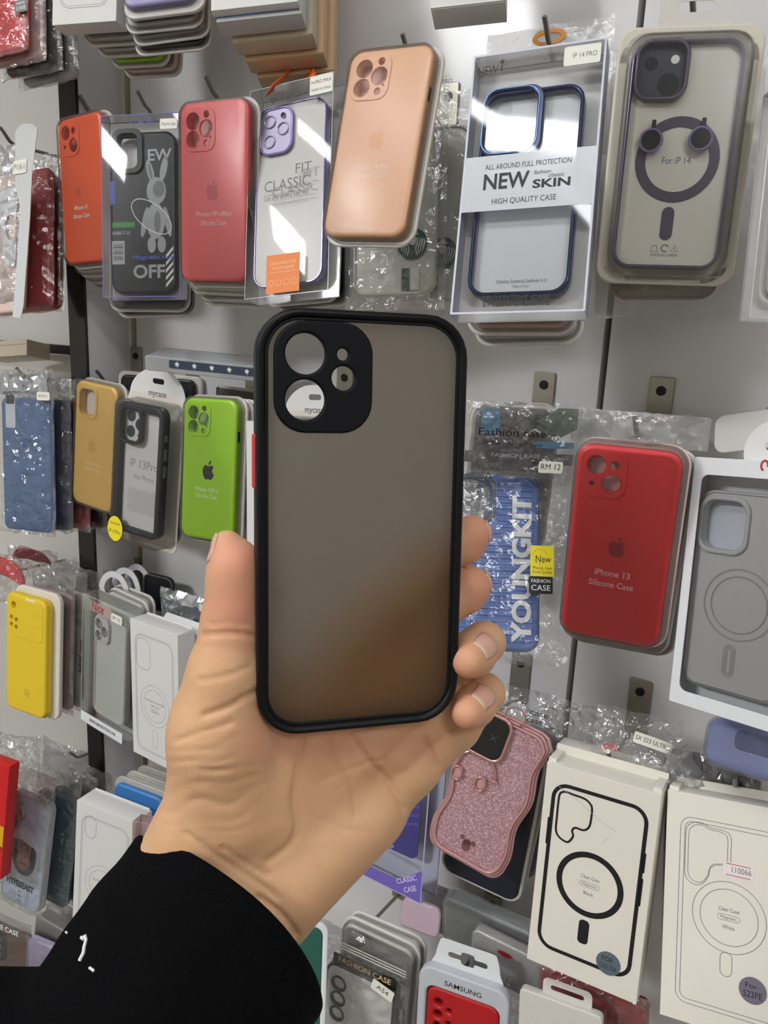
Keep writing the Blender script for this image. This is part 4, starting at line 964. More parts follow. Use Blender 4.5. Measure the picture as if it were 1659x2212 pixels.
# red case
it = Item('phone_case', 'bright red silicone phone case with pale lettering in a clear tray', 'phone case', ([1250, 959], [1478, 980], [1421, 1404], [1208, 1361]), 74, 151, .560)
a, b = it.loc(1322, 1243), it.loc(1319, 1265); e = it.loc(1333, 1184)
silicone(it, mcol('red_silicone', 226, 34, 40), 'duo', mcol('rosy_lining', 206, 168, 168), tray=mcol('pinkish_tray', 226, 204, 198), logo=(e[0], e[1], 15), logo_m=mcol('dark_red_emblem', 152, 26, 34),
         lines=[('iPhone 13', a[0], a[1] - 1, 26, 4.7), ('Silicone Case', b[0], b[1] - 1.5, 33, 4.7)], ink=mcol('pink_ink', 248, 206, 204))
it.add('hang_bag_top', move(crumple(44, 24, 5, 31, 2.4, 4), 6, 86, -12), mBag, smooth=0, label='crinkled clear hang strip')
packs(it, 2, [mcol('brownish_case', 150, 130, 116), mcol('dim_case', 0, 0, 0)], '{} pack hanging behind the bright red case', 'packs behind the bright red case', first=(6, -8, -18), step=(5, -7, -20), w=86, h=166)
it = Item('carton', 'white header carton standing behind the bright red case', 'box', ([1240, 880], [1538, 905], [1530, 975], [1232, 950]), 112, 27, .665); it.add('body', block(112, 27, -3, 0), mPaper)
it.add('hang_film', move(crumple(110, 28, 3, 14, 1.6, 5), 0, 0, 3), mBagDull, smooth=0)
# boxed grey magnetic case at the right edge
it = Item('case_box', 'white framed box with a grey magnetic case, cut off by the right edge', 'phone case', ([1508, 978], [1790, 1010], [1730, 1600], [1440, 1517]), 98, 192, .560)
mWhF = mcol('white_frame', 228, 230, 234)
it.add('frame', join(slab([rr(98, 192, 1.5), rr(84, 168, 6, 0, -1)], -1, 0, .3)), mWhF); it.add('box_body', join(slab([rr(98, 192, 1), rr(96.6, 190.6, .6)], -24, -1, .2), block(97, 191, -24.5, -23.5)), mWhF)
it.add('clear_window', flat([rr(86, 170, 6, 0, -1)], -.8), mClear)
l0, l1 = it.loc(1506, 1040, -8), it.loc(1508, 1490, -8)
gx, gy = l0[0] + 41, -4; mGry = mcol('boxed_grey', 186, 186, 186)
cb = (gx - 16, gy + 50)
it.add('shell', slab([rr(77, 152, 13, gx, gy), rr(33, 37, 10, *cb)], -18, -8, 2.5), mGry); it.add('rim_line', stroke(rr(73, 148, 12, gx, gy), .8, -7.9), mcol('grey_dark', 116, 116, 118))
it.add('camera_surround', slab([rr(40, 44, 12, *cb), rr(33, 37, 9.5, *cb)], -10, -5.6, 1.2), mGry); it.add('lining', flat([rr(36, 40, 9, *cb)], -17), mcol('bluish_lining', 196, 202, 214))
it.add('ring_lines', join(*[stroke(circ(r_, gx + 2, gy - 8, 56), .35, -7.85) for r_ in (27, 26.2, 21.5, 20.8)], *[stroke(rr(9 - k * 2, 24 - k * 2, 4.4 - k, gx - 1, gy - 51), .35, -7.85) for k in range(4)]), mcol('grey_line', 120, 120, 120))
l = it.loc(1652, 1006, 0)
it.add('logo', stroke([(l[0] + 2.4 * math.cos(a), l[1] + 3.6 * math.sin(a)) for a in np.linspace(-.2, 4.5, 18)], 1.6, .1, False), mcol('logo_red', 190, 32, 40)); it.add('logo_script', text('an', l[0] + 7, l[1] - 3, 8, 5, .1, shear=.25), mInkG)
it.add('hanger', slab([spline([(-12, 92), (-16, 110), (-4, 124), (14, 124), (26, 110), (24, 92)], 5), rr(15, 6, 2.6, 6, 107)], -12, -11, .2), mPaper)
it = Item('packed_case', 'clear tray top peeking out behind the white hanger at the right edge', 'phone case', ([1545, 895], [1700, 880], [1700, 960], [1540, 985]), 60, 34, .67); it.add('tray', slab([rr(60, 34, 9)], -4, 0, 1), mMilk); it.add('shell', slab([rr(52, 26, 7)], -8, -4, 1), mTrayG)
# ------------------------------------------------------------------ third row
for tip, Yt, lb in (((203, 1274), .650, 'wire hook above the clear box with red lettering'), ((382, 1325), .640, 'wire hook above the white carton beside the thumb'), ((470, 1345), .66, 'wire hook hidden behind the thumb'),
                    ((1062, 1520), .650, 'wire hook behind the little finger above the pink glitter case'), ((1313, 1623), .622, 'wire hook with bright tip above the black ring carton'), ((1587, 1678), .618, 'wire hook with bright tip above the fine line carton')): hook(tip, Yt, lb)
# clear box with red lettering
it = Item('case_box', 'clear box with red lettering and white foot band, beside the black post', 'phone case', ([179, 1282], [272, 1322], [264, 1610], [174, 1553]), 90, 178, .598)
petbox(it, 24, mcol('clear_edge_grey', 0, 0, 0), mcol('greenish_card', 202, 206, 198), .5)
q = it.loc(232, 1470, -6)
it.add('bumper', slab([rr(66, 138, 11, 5, -2), rr(60, 132, 9, 5, -2)], -16, -6, 2), mMilk, label='clear rounded rim'); it.add('clear_back', slab([rr(61, 133, 9, 5, -2)], -9, -8, .2), mcol('greenish_back', 212, 216, 206, .3))
it.add('camera_surround', slab([rr(30, 34, 9, -10, 48), circ(5.6, -15, 56), circ(5.6, -15, 40), circ(5.6, -3, 48)], -8, -4, .6), mMilk)
for x, y in ((-15, 56), (-15, 40), (-3, 48)): it.add('lens_ring', slab([circ(6.6, x, y), circ(5.2, x, y)], -6, -3, .4), mat('lens_silver', (0, 0, 0, 1)))
it.add('red_card', flat([rr(44, 13, .5, -8, 77)], -1), mcol('pale_red_card', 226, 196, 190)); it.add('red_text', text('Nice', -14, 72, 26, 12, -.8, bold=.02, shear=.15), mcol('red_ink', 200, 60, 50)); sticker(it, 27, 75, 22, 11, [('IP 12', 0, -2, 15, 4)])
it.add('foot_band', flat([rr(89, 14, .5, 0, -81)], .15), mWhF); it.add('foot_text', text('NEVER SLIM INDUCTION CASE', 3, -83, 56, 4, .3, bold=.02), mInk)
packs(it, 2, [mMilk, mTrayG], '{} clear pack behind the box with red lettering', 'packs behind the red lettered box', first=(6, 0, -40), step=(5, 2, -18), w=84, h=172)
for i in range(3):
    t = PY(246 + i * 26, 1262 - i * 8, .655 + i * .014)
    out_ = [(.024 * math.sin(a) * (1 - .12 * (a < -1.4)), .03 * math.cos(a) - .012) for a in np.linspace(-1.9, 1.9, 22)]
    g = spin(slab([out_ + [(x * .66, (y + .012) * .72 - .012) for x, y in out_[::-1]]], -.0006, .0006, .0002), 90, 'X')
    g = spin(g, 14 - 5 * i, 'Z'); o = world_obj('hanger_tab', move(g, *t), mcol('white_hanger', 224, 224, 228), ('front', 'middle', 'rear')[i] + ' white plastic hanger tab on the hook above the red lettered box', 'hanger', 'white hanger tabs')
def magcarton(label, quad, Y, w, h, t, camshape, lines, m=mPaper, ink=mInkL, lw=.7, ring_c=(0, -14), ring_r=(27, 21), flap=True, body_only=False):
    it = Item('carton', label, 'box', quad, w, h, Y)
    it.add('body', block(w, h, -t, 0, 0, 0, .5), m)
    if flap: it.add('top_flap', join(block(w - 6, 3.4, -t + 1, -t + 2, 0, h / 2 + 1.6, .2), spin(block(w - 2, 1, -t + 1, -1, 0, h / 2 + .6, .2), 2, 'X', (0, h / 2, -t))), m)
    it.add('case_outline', join(stroke(rr(w - 18, h - 26, 13, 0, -2), lw, .1), stroke(rr(w - 22, h - 30, 11, 0, -2), lw * .7, .1), stroke(circ(ring_r[0], *ring_c, 56), lw * .7, .1), stroke(circ(ring_r[1], *ring_c, 56), lw * .7, .1), stroke(rr(9, 24, 4.4, ring_c[0], ring_c[1] - ring_r[0] - 17), lw * .7, .1), stroke(camshape, lw, .1)), ink)
    it.add('printed_text', join(*[text(s, ring_c[0], ring_c[1] + y, ww, hh, .1) for s, y, ww, hh in lines], stroke(rr(15, 4, 1.9, ring_c[0], ring_c[1] + lines[-1][1] + 1.2), .3, .1)), mInkG)
    return it
w12 = magcarton('white carton with fine outline of a phone case, left of the thumb', ([277, 1336], [387, 1373], [384, 1674], [292, 1624]), .590, 90, 180, 26, rr(26, 40, 9, -20, 50), [('For Phone 12 Pro Max', 4, 36, 3, ), ('Clear Case', -1.5, 16, 3), ('Magnetic', -8, 11, 2.4)])
it = Item('carton', 'second white carton standing behind the outlined carton beside the thumb', 'box', w=86, h=176, RTk=w12.rtk(), off=(14, -6, -30)); it.add('body', block(86, 176, -24, 0), mPaper); it.add('top_flap', spin(block(80, 16, -.6, 0, 0, 96), -50, 'X', (0, 88, 0)), mPaper)
it = Item('case_box', 'lilac banded clear box peeking out between the carton and the thumb', 'phone case', ([394, 1384], [500, 1420], [500, 1730], [394, 1690]), 92, 182, .650)
petbox(it, 20, mcol('lilac_edge', 170, 160, 206), mcol('lilac_card', 206, 204, 224), 1)
it.add('violet_band', flat([rr(90, 10, .5, 0, 84)], .3), mcol('violet_print', 110, 92, 178)); it.add('printed_text', join(text('PROTECTIVE', -40, 70, 62, 6, .3, align='L'), text('COVER', -40, 57, 50, 10, .3, align='L', bold=.03)), mcol('violet_print', 0, 0, 0))
it = Item('bagged_case', 'silver foil bag with small white label behind the thumb', 'bag', ([345, 1270], [470, 1300], [470, 1390], [350, 1345]), 96, 66, .650)
it.add('pouch', crumple(96, 66, 12, 44, 5, 5), mat('silver_foil', rgb(200, 205, 212), .18, .5, metal=.8), smooth=0); l = it.loc(446, 1315, 7); sticker(it, l[0], l[1], 22, 12, [('A20', 0, -2, 14, 5)], z=9)
it = Item('packed_case', 'black case top with chrome rim on the hook behind the white hanger tabs', 'phone case', ([310, 1238], [372, 1250], [372, 1330], [310, 1310]), 58, 60, .685); it.add('shell', slab([rr(58, 60, 12)], -9, 0, 3), mSmoke); it.add('rim', slab([rr(58, 60, 12), rr(54, 56, 10)], 0, .8, .3), mSteel)
# ------------------------------------------------------------------ fourth row
for tip, Yt, lb in (((238, 1730), .632, 'long wire hook with blue trays beside the wrist'), ((787, 1985), .64, 'wire hook above the zip bag, below the wrist'), ((985, 2092), .632, 'wire hook through the white hang tab of the red case pack'), ((1194, 2187), .625, 'wire hook in the clear hang tab at the bottom')): hook(tip, Yt, lb)
xs_ = magcarton('white carton with small oval camera outline, cut off by the black sleeve', ([168, 1738], [292, 1770], [282, 2066], [152, 1990]), .550, 90, 178, 30, rr(17, 30, 8.4, -22, 60), [('For Phone XS Max', 4, 30, 3), ('Clear Case', -1.5, 16, 3), ('Magnetic', -8, 11, 2.4)], m=mPaper)
it = Item('case_box', 'small pink clear box wedged between the oval camera carton and the sleeve', 'phone case', ([286, 1772], [345, 1785], [340, 1960], [283, 1950]), 46, 130, .552)
petbox(it, 24, mcol('pink_edge', 214, 176, 176), mcol('pink_card', 222, 190, 190), .6); it.add('red_print', flat([circ(16, 8, 26, 24)], -1), mcol('coral_ink_red', 226, 90, 76))
for i, (m_, lb) in enumerate(((mcol('sky_blue_case', 66, 128, 196), 'blue case in a clear tray, front of the four trays behind the oval camera carton'), (mTrayG, 'second grey tray from the front behind the oval camera carton'), (mTrayG, 'third grey tray from the front behind the oval camera carton'), (mTrayG, 'rearmost grey tray behind the oval camera carton'))):
    it = Item('packed_case', lb, 'phone case', w=86, h=172, RTk=xs_.rtk(), off=(10 + 5 * i, 16 + 2 * i, -46 - 15 * i)); it.add('tray', slab([rr(86, 172, 14)], -11, -7.5, 1.2), mTrayG); it.add('shell', slab([rr(76, 160, 11)], -7.5, 0, 3), m_)
# violet classic box
it = Item('case_box', 'violet and white box with corner band, below the palm and left of the glitter case', 'phone case', ([770, 1442], [946, 1500], [906, 1949], [742, 1874]), 98, 192, .592)
petbox(it, 24, mcol('lilac_edge', 0, 0, 0), mcol('pale_violet_card', 206, 208, 226), 1.4)
it.add('violet_panel', slab([rr(76, 112, 8, 0, -6)], -5, -4, .3), mcol('violet_panel', 74, 66, 150)); it.add('panel_waves', join(*[stroke(spline([(-36, -8 - k * 8), (-12, -4 - k * 8), (12, -10 - k * 8), (36, -5 - k * 8)], 5, False), 2.4, -3.9, False) for k in range(4)]), mcol('wave_blue', 88, 100, 190))
a = it.loc(846, 1832, -3.8)
it.add('panel_text', join(text('COVER', a[0] - 8, a[1] + 8, 24, 4.6, -3.7, bold=.02), text('TOP', a[0] - 4, a[1] - 1, 13, 4.6, -3.7, bold=.02), text('EXPLORING', a[0] - 2, a[1] - 10, 38, 4.6, -3.7, bold=.02)), mcol('pale_lilac_ink', 206, 204, 234))
it.add('foot_band', flat([[(-48, -95), (48, -95), (48, -66), (22, -84), (-48, -84)]], .3), mcol('violet_print', 0, 0, 0)); it.add('foot_text', join(move(spin(text('CLASSIC', 0, 0, 25, 4.4, .4, bold=.02), 28), 32, -82), move(spin(text('CASE', 0, 0, 15, 4.4, .4, bold=.02), 28), 37, -89)), mcol('pale_lilac_ink', 0, 0, 0))
# pink glitter case
it = Item('phone_case', 'pink glitter phone case with wavy rims and a black mirror camera plate', 'phone case', ([1034, 1524], [1190, 1598], [1077, 1912], [915, 1818]), 77, 152, .588)
def wavy(w, h, r, amp, n=5.0):
    out = []
    for x, y in rr(w, h, r, 0, 0, 10): out.append((x, y))
    res = []
    for i in range(len(out)):
        a, b = out[i], out[(i + 1) % len(out)]; L = math.hypot(b[0] - a[0], b[1] - a[1]); k = max(1, int(L / 3))
        for j in range(k):
            x, y = a[0] + (b[0] - a[0]) * j / k, a[1] + (b[1] - a[1]) * j / k
            f = max(0, 1 - abs(y / (h / 2)) ** 4); x += math.copysign(1, x) * amp * math.sin(y / h * 2 * math.pi * n * .5 + .6) * f if abs(x) > w / 2 - 1.5 else 0
            res.append((x, y))
    return res
def glitter():
    m = bpy.data.materials.new('pink_glitter'); m.use_nodes = True; nt = m.node_tree; p = nt.nodes['Principled BSDF']; L = nt.links.new
    tc = nt.nodes.new('ShaderNodeTexCoord'); v = nt.nodes.new('ShaderNodeTexVoronoi'); v.inputs['Scale'].default_value = 1500; L(tc.outputs['Object'], v.inputs[0])
    cr = nt.nodes.new('ShaderNodeValToRGB'); cr.color_ramp.elements[0].position = .62; cr.color_ramp.elements[0].color = rgb(172, 126, 136); cr.color_ramp.elements[1].position = .96; cr.color_ramp.elements[1].color = rgb(236, 205, 208)
    sp = nt.nodes.new('ShaderNodeSeparateColor'); L(v.outputs['Color'], sp.inputs[0]); L(sp.outputs[0], cr.inputs[0]); L(cr.outputs[0], p.inputs['Base Color'])
    p.inputs['Roughness'].default_value = .3; p.inputs['Metallic'].default_value = .25; p.inputs['Coat Weight'].default_value = .5
    b = nt.nodes.new('ShaderNodeBump'); b.inputs['Strength'].default_value = .5; b.inputs['Distance'].default_value = .001; L(sp.outputs[1], b.inputs['Height']); L(b.outputs[0], p.inputs['Normal'])
    return m
mRose = mat('rose_gold', rgb(214, 160, 156), .22, .5, metal=.75); mRoseG = mat('rose_gel', rgb(190, 142, 140), .25, .5, coat=.4)
it.add('glitter_back', slab([wavy(67, 142, 12, 2.2)], -8, -2.5, .6), glitter())
for i in range(3): it.add('wavy_rim', slab([wavy(80 - i * 4.2, 155 - i * 4.2, 14, 2.4), wavy(75 - i * 4.2, 150 - i * 4.2, 12.5, 2.4)], -9 + i * 2.6, -4.6 + i * 2.6, 1.5), mRoseG)
cb = it.loc(1055, 1588, 0)
it.add('camera_rim', slab([rr(42, 46, 11, *cb), rr(36, 40, 9, *cb)], -2, 3, 1.2), mRose); it.add('camera_mirror', slab([rr(38, 42, 9, *cb)], -1, 2, .3), mat('black_mirror', rgb(12, 11, 12), .06, .6))
it.add('cross_mark', join(stroke([(cb[0] + 3, cb[1] - 3), (cb[0] + 9, cb[1] + 3)], .3, 2.1, False), stroke([(cb[0] + 3, cb[1] + 3), (cb[0] + 9, cb[1] - 3)], .3, 2.1, False)), mInkG)
for p in ((988, 1668), (1038, 1693)):
    l = it.loc(*p, 0); o = it.add('charm_ring', slab([circ(6, l[0], l[1], 24, 7.6), circ(4.4, l[0], l[1], 24, 6)], -2.4, 2, .7), mRose); it.add('charm_gem', slab([circ(4.6, l[0], l[1], 24, 6.2)], -2.4, 0, .8), mRoseG, parent=o)
l = [it.loc(*p, 0) for p in ((985, 1652), (1000, 1628), (1030, 1622), (1056, 1638), (1070, 1668), (1068, 1690))]
it.add('charm_bow', tube([(x, y, .5) for x, y in spline(l, 5, False)], 1.1, 8), mRose); it.add('charm_tube', tube([(l[5][0] - 4, l[5][1], .8), (l[5][0] + 3, l[5][1] + 1, .8)], 1.6, 10), mRose)
l = it.loc(1115, 1548, 0); it.add('wrist_ring', tube([(l[0] + 10 * math.cos(a), l[1] + 9 * math.sin(a), 1.5 + 2 * math.sin(a)) for a in np.linspace(0, 2 * math.pi, 30)], .7, 6), mRose)
l = it.loc(1006, 1826, 0); it.add('bear_mark', join(flat([circ(4.6, l[0], l[1] - 1, 20, 6)], -2.2), flat([circ(2.4, l[0] - 6, l[1] + 5, 16)], -2.2), flat([circ(2.4, l[0] + 6, l[1] + 4, 16)], -2.2), flat([circ(4, l[0], l[1] + 2, 20, 3.4)], -2.2)), mcol('dark_rose', 120, 72, 76))
b = Item('packed_case', 'dark navy case in a clear tray hanging behind the pink glitter case', 'phone case', ([1000, 1570], [1180, 1640], [1122, 1962], [945, 1880]), 84, 164, .618)
b.add('tray', slab([rr(84, 164, 14), rr(78, 158, 12)], -10, -2, 1.2), mMilk); b.add('shell', slab([rr(79, 159, 12)], -9, 0, 3), mcol('midnight_case', 30, 34, 50, .4))
packs(b, 2, [mTrayG, mcol('purple_case', 88, 70, 130)], '{} pack behind the navy case below the glitter case', 'packs behind the navy case', first=(5, 2, -18), step=(8, 4, -16), w=84, h=164)
it = Item('hang_bag', 'crinkled clear bag with black lettering above the pink glitter case', 'bag', ([1052, 1468], [1232, 1510], [1205, 1640], [1040, 1590]), 92, 62, .655)
it.add('pouch', crumple(92, 62, 8, 51, 4.5, 4.5), mBag, smooth=0); a = it.loc(1165, 1548, 5); it.add('printed_text', join(text('case', a[0], a[1], 20, 6, 6), text('case', a[0] - 4, a[1] - 8, 18, 6, 6)), mInk)
# big cartons
it = Item('carton', 'white carton with bold black phone outline and thick black ring', 'box', ([1180, 1649], [1432, 1713], [1372, 2173], [1139, 2068]), 98, 188, .582)
it.add('body', block(98, 188, -28, 0, 0, 0, .6), mPaperW); it.add('top_flap', join(block(98, 9, -27.5, -26.7, 0, 98, .2), block(7, 4, -27, -3, -45, 95.4, .2), block(7, 4, -27, -3, 45, 95.4, .2)), mPaperW)
P_ = [it.loc(*p) for p in ((1218, 1698), (1391, 1757), (1342, 2122), (1162, 2035))]
ow, oh = 80, 152; ox, oy = sum(p[0] for p in P_) / 4, sum(p[1] for p in P_) / 4 + 2.2
cl = it.poly([(1208, 1720), (1215, 1711), (1224, 1711), (1240, 1717), (1262, 1725), (1274, 1735), (1279, 1748), (1275, 1780), (1268, 1791), (1258, 1793), (1243, 1788), (1236, 1794), (1238, 1806), (1230, 1817), (1222, 1818), (1208, 1808), (1201, 1793), (1203, 1765)])
rg = it.loc(1273, 1912); br = it.loc(1260, 2013)
it.add('case_outline', join(stroke(rr(ow, oh, 13, ox, oy), 3.4, .15), stroke(spline(cl, 4), 1.9, .15), flat([rr(2.6, 25, 1, ox - ow / 2 - 1.6, oy + 31)], .15), flat([rr(2.8, 18, 1, ox + ow / 2 + 1.4, oy + 30)], .15), flat([rr(2.8, 25, 1, ox + ow / 2 + 1.4, oy + 4)], .15)), mInk)
it.add('ring_print', join(flat([circ(29.3, rg[0], rg[1], 64), circ(24.2, rg[0], rg[1], 64)], .15), flat([rr(9.2, 22, 3.6, *br)], .15)), mInk, label='thick black ring and bar print')
it.add('printed_text', join(text('Clear Case', rg[0], rg[1] + 5, 16, 3.1, .15), text('Magnetic', rg[0], rg[1] - 1.2, 12.5, 2.3, .15), text('Black', rg[0], rg[1] - 9.5, 8.5, 3, .15), stroke(rr(17, 4.6, 2.2, rg[0], rg[1] - .2), .3, .15)), mInkG)
s0 = it.loc(1314, 2081); sticker(it, s0[0], s0[1], 21, 21, [('FOR', -1, 1.6, 9.5, 4.2), ('S23ULTRA', 0, -5.4, 15, 4.4)], mcol('slate_sticker', 96, 108, 120, .35), .4, round_=True, name='round_sticker')
it.add('crease', join(stroke(it.poly([(1196, 1690), (1250, 1730), (1290, 1768), (1332, 1797)]), .35, .2, False), stroke(it.poly([(1298, 1822), (1318, 1808)]), .3, .2, False)), mcol('paper_crease', 186, 184, 176))
it2 = Item('carton', 'second cream carton standing behind the bold ring carton', 'box', w=96, h=186, RTk=it.rtk(), off=(-4, 4, -33)); it2.add('body', block(96, 186, -26, 0), mPaperW)
fe = Item('carton', 'white carton with fine grey phone outline and price sticker, cut off by the right edge', 'box', ([1441, 1714], [1722, 1748], [1706, 2285], [1425, 2187]), 100, 188, .582)
it = fe
it.add('body', block(100, 188, -28, 0, 0, 0, .6), mPaperW); it.add('top_flap', join(block(100, 8, -27.5, -26.7, 0, 97.6, .2), block(8, 4, -27, -3, -45, 95.4, .2)), mPaperW)
cl = it.poly([(1482, 1795), (1488, 1782), (1500, 1776), (1518, 1778), (1535, 1788), (1558, 1793), (1574, 1800), (1580, 1815), (1579, 1840), (1577, 1866), (1560, 1869), (1545, 1869), (1534, 1877), (1530, 1893), (1518, 1908), (1504, 1911), (1490, 1904), (1480, 1888), (1480, 1850)])
cl2 = [((x - np.mean([p[0] for p in cl])) * .86 + np.mean([p[0] for p in cl]), (y - np.mean([p[1] for p in cl])) * .92 + np.mean([p[1] for p in cl])) for x, y in cl]
o0, o1 = it.loc(1476, 1762), it.loc(1456, 2158); rg = it.loc(1574, 1982); br = it.loc(1568, 2083)
ow, oh = 84, o0[1] - o1[1]; ox, oy = (o0[0] + o1[0]) / 2 + 41.5, (o0[1] + o1[1]) / 2
it.add('case_outline', join(stroke(rr(ow, oh, 9, ox, oy), .45, .15), stroke(rr(ow - 7, oh - 7, 6, ox, oy), .45, .15), stroke(spline(cl, 4), .45, .15), stroke(spline(cl2, 4), .45, .15), stroke(circ(28.5, rg[0], rg[1], 64), .45, .15), stroke(circ(22.4, rg[0], rg[1], 64), .45, .15), stroke(rr(9, 19, 4.3, *br), .45, .15)), mInkG)
it.add('printed_text', join(text('Clear Case', rg[0], rg[1] + 4.5, 16, 3.1, .15), text('Magnetic', rg[0], rg[1] - 1.4, 12.5, 2.3, .15), text('White', rg[0], rg[1] - 9.5, 9.6, 3, .15), stroke(rr(17, 4.6, 2.2, rg[0], rg[1] - .4), .3, .15)), mInkG)
s0 = it.loc(1595, 1882); o = sticker(it, s0[0], s0[1], 24, 11.5, [('110066', 2.5, -1.8, 15, 4.6)], mcol('price_paper', 236, 228, 228), .4, ink=mInkG, name='price_sticker'); it.add('sticker_rule', join(flat([rr(19, .6, .1, s0[0], s0[1] + 4.6)], .5), flat([rr(19, .6, .1, s0[0], s0[1] - 4.4)], .5)), mcol('red_ink', 0, 0, 0), parent=o)
s0 = it.loc(1626, 2140); sticker(it, s0[0], s0[1], 21, 21, [('For', -1, 1.6, 9, 4), ('S23FE', 0, -5.6, 14, 5)], mcol('mauve_sticker', 118, 112, 128, .35), .4, round_=True, name='round_sticker')
packs(fe, 2, [mcol('charcoal_case', 0, 0, 0), mSmoke], '{} dark pack hanging behind the fine line carton', 'dark packs behind the fine line carton', first=(-7, 2, -44), step=(-3, 4, -18), w=92, h=182)
# bags above the cartons
for i, (q, w_, h_, y_, lb) in enumerate(((([1180, 1500], [1345, 1540], [1330, 1660], [1170, 1625]), 80, 60, .655, 'crinkled clear bag above the bold ring carton, left of the bracket plate'),
                                        (([1290, 1520], [1482, 1560], [1460, 1690], [1278, 1650]), 92, 64, .635, 'crinkled clear bag with a white label above the bold ring carton'),
                                        (([1440, 1600], [1660, 1650], [1655, 1740], [1430, 1715]), 92, 44, .64, 'crinkled dark bag top above the fine line carton'))):
    it = Item('hang_bag', lb, 'bag', q, w_, h_, y_); it.add('pouch', crumple(w_, h_, 9, 60 + i, 5, 4.5), mBag if i < 2 else mBagDull, smooth=0)
    if i == 1:
        s0 = it.loc(1410, 1604, 6); sticker(it, s0[0], s0[1], 40, 12, [('SX S23 ULTRA', 0, -2, 36, 4.6)], z=8, rot=-8)
    if i == 0:
        l = it.loc(1316, 1630, 8); it.add('red_hang_hole', slab([spline([(l[0] - 17, l[1] - 6), (l[0] - 8, l[1] + 8), (l[0], l[1] + 12), (l[0] + 8, l[1] + 8), (l[0] + 16, l[1] - 8), (l[0], l[1] - 6)], 5), spline([(l[0] - 9, l[1] - 2), (l[0] - 5, l[1] + 4), (l[0], l[1] + 7), (l[0] + 5, l[1] + 4), (l[0] + 8, l[1] - 3), (l[0], l[1] - 2)], 5)], 8, 8.8, .2), mcol('red_plastic', 206, 36, 40), label='red hang hole rim')
    if i == 2: it.add('dark_insert', slab([rr(84, 36, 5)], -6, -3, 1), mcol('charcoal_case', 0, 0, 0))
it = Item('phone_case', 'periwinkle blue case lying tilted above the fine line carton', 'phone case', ([1530, 1545], [1760, 1600], [1745, 1720], [1510, 1640]), 92, 40, .600)
it.add('shell', slab([rr(92, 40, 12)], -60, 0, 8, 4), mcol('periwinkle', 138, 152, 214, .3)); it.add('film_wrap', shell(95, 43, 13, -62, 1.5, bev=7), mBag); it.add('dark_window', flat([rr(60, 16, 6, 12, 6)], .3), mcol('navy_window', 60, 76, 140, .2))
# ------------------------------------------------------------------ fifth row, bottom edge
it = Item('phone_case', 'dark green case in a white tray, behind the black sleeve', 'phone case', ([560, 2010], [705, 1985], [690, 2330], [545, 2330]), 84, 175, .505)
it.add('tray', slab([rr(92, 180, 14), rr(78, 166, 12)], -11, 1, 2), mWhF); it.add('shell', slab([rr(79, 167, 12)], -9, -1, 3), mcol('bottle_green', 34, 92, 78))
it = Item('bagged_case', 'zip bag with white case printed with black marks and a small white label', 'phone case', ([702, 1995], [880, 2082], [850, 2420], [680, 2330]), 92, 178, .572)
it.add('pouch', crumple(100, 190, 13, 71, 3, 5), mBag, smooth=0); it.add('zip_strip', join(*[flat([rr(96, 1.2, .4, 0, 84 - i * 3)], 6) for i in range(3)]), mcol('zip_white', 214, 212, 204))
it.add('shell', slab([rr(76, 150, 12, -2, -22)], -6, 1, 2.5), mcol('ivory_case', 226, 226, 220)); it.add('rim', slab([rr(78, 152, 13, -2, -22), rr(73, 147, 11, -2, -22)], -7, 1.8, 1), mSmoke)
it.add('dark_header', flat([rr(70, 12, 2, 4, 64)], 5), mSmoke); it.add('header_text', text('FASHION CASE', 4, 62, 58, 5.6, 5.3, bold=.02), mcol('gold_ink', 220, 190, 130))
it.add('camera_surround', slab([rr(25, 54, 11, -22, 19), circ(7.4, -24, 35), circ(7.4, -24, 18), circ(7.4, -24, 1)], -2, 3, .8), mMilk)
for y in (35, 18, 1): it.add('lens_ring', slab([circ(8.6, -24, y), circ(6.4, -24, y)], 0, 4, .8), mSmoke); it.add('lens_disc', flat([circ(6.6, -24, y)], .8), mcol('lens_grey', 120, 120, 118))
it.add('printed_marks', join(flat([circ(8, 16, -4, 20, 11)], 1.2), flat([circ(11, -2, -24, 20, 9)], 1.2), flat([circ(5, -26, -20, 20)], 1.2)), mInk); it.add('pale_marks', join(text('HI', 16, -8, 9, 8, 1.4, bold=.05), *[flat([circ(.9, -8 + (i % 4) * 4, -28 + (i // 4) * 4, 8)], 1.4) for i in range(12)]), mWhite)
s0 = it.loc(827, 2138, 7); sticker(it, s0[0], s0[1], 24, 12, [('A54', 0, -2, 13, 4.6)], z=8, rot=-14)
packs(it, 2, [mTrayG, mTray], '{} packed case behind the zip bag with black marks', 'packs behind the zip bag', first=(10, -2, -22), step=(8, -1, -18), w=88, h=176)
it = Item('phone_case', 'dark red case in a grey tray with a white hang tab, bottom middle', 'phone case', ([912, 2085], [1096, 2150], [1075, 2480], [890, 2400]), 94, 178, .575)
mTr2 = mcol('bluish_tray', 194, 198, 206)
it.add('tray', slab([rr(98, 182, 15), rr(80, 158, 10, 0, -9)], -11, 1, 2), mTr2); it.add('tray_back', slab([rr(86, 164, 10, 0, -9)], -11, -10), mTr2); it.add('shell', slab([rr(78, 156, 11, 0, -9)] + [circ(r_, x, y, 20) for x, y, r_ in ((-26, 52, 4.4), (-26, 38, 4.4), (-26, 24, 4.4), (-14, 46, 2.6), (-14, 31, 2.6))], -9, 0, 3), mcol('deep_red', 184, 26, 30)); it.add('printed_text', text('SAMSUNG', 0, 76, 40, 5.4, 1.1, bold=.008), mInk)
it.add('lining', slab([rr(72, 150, 9, 0, -9)], -8.6, -8), mcol('maroon_lining', 110, 40, 40))
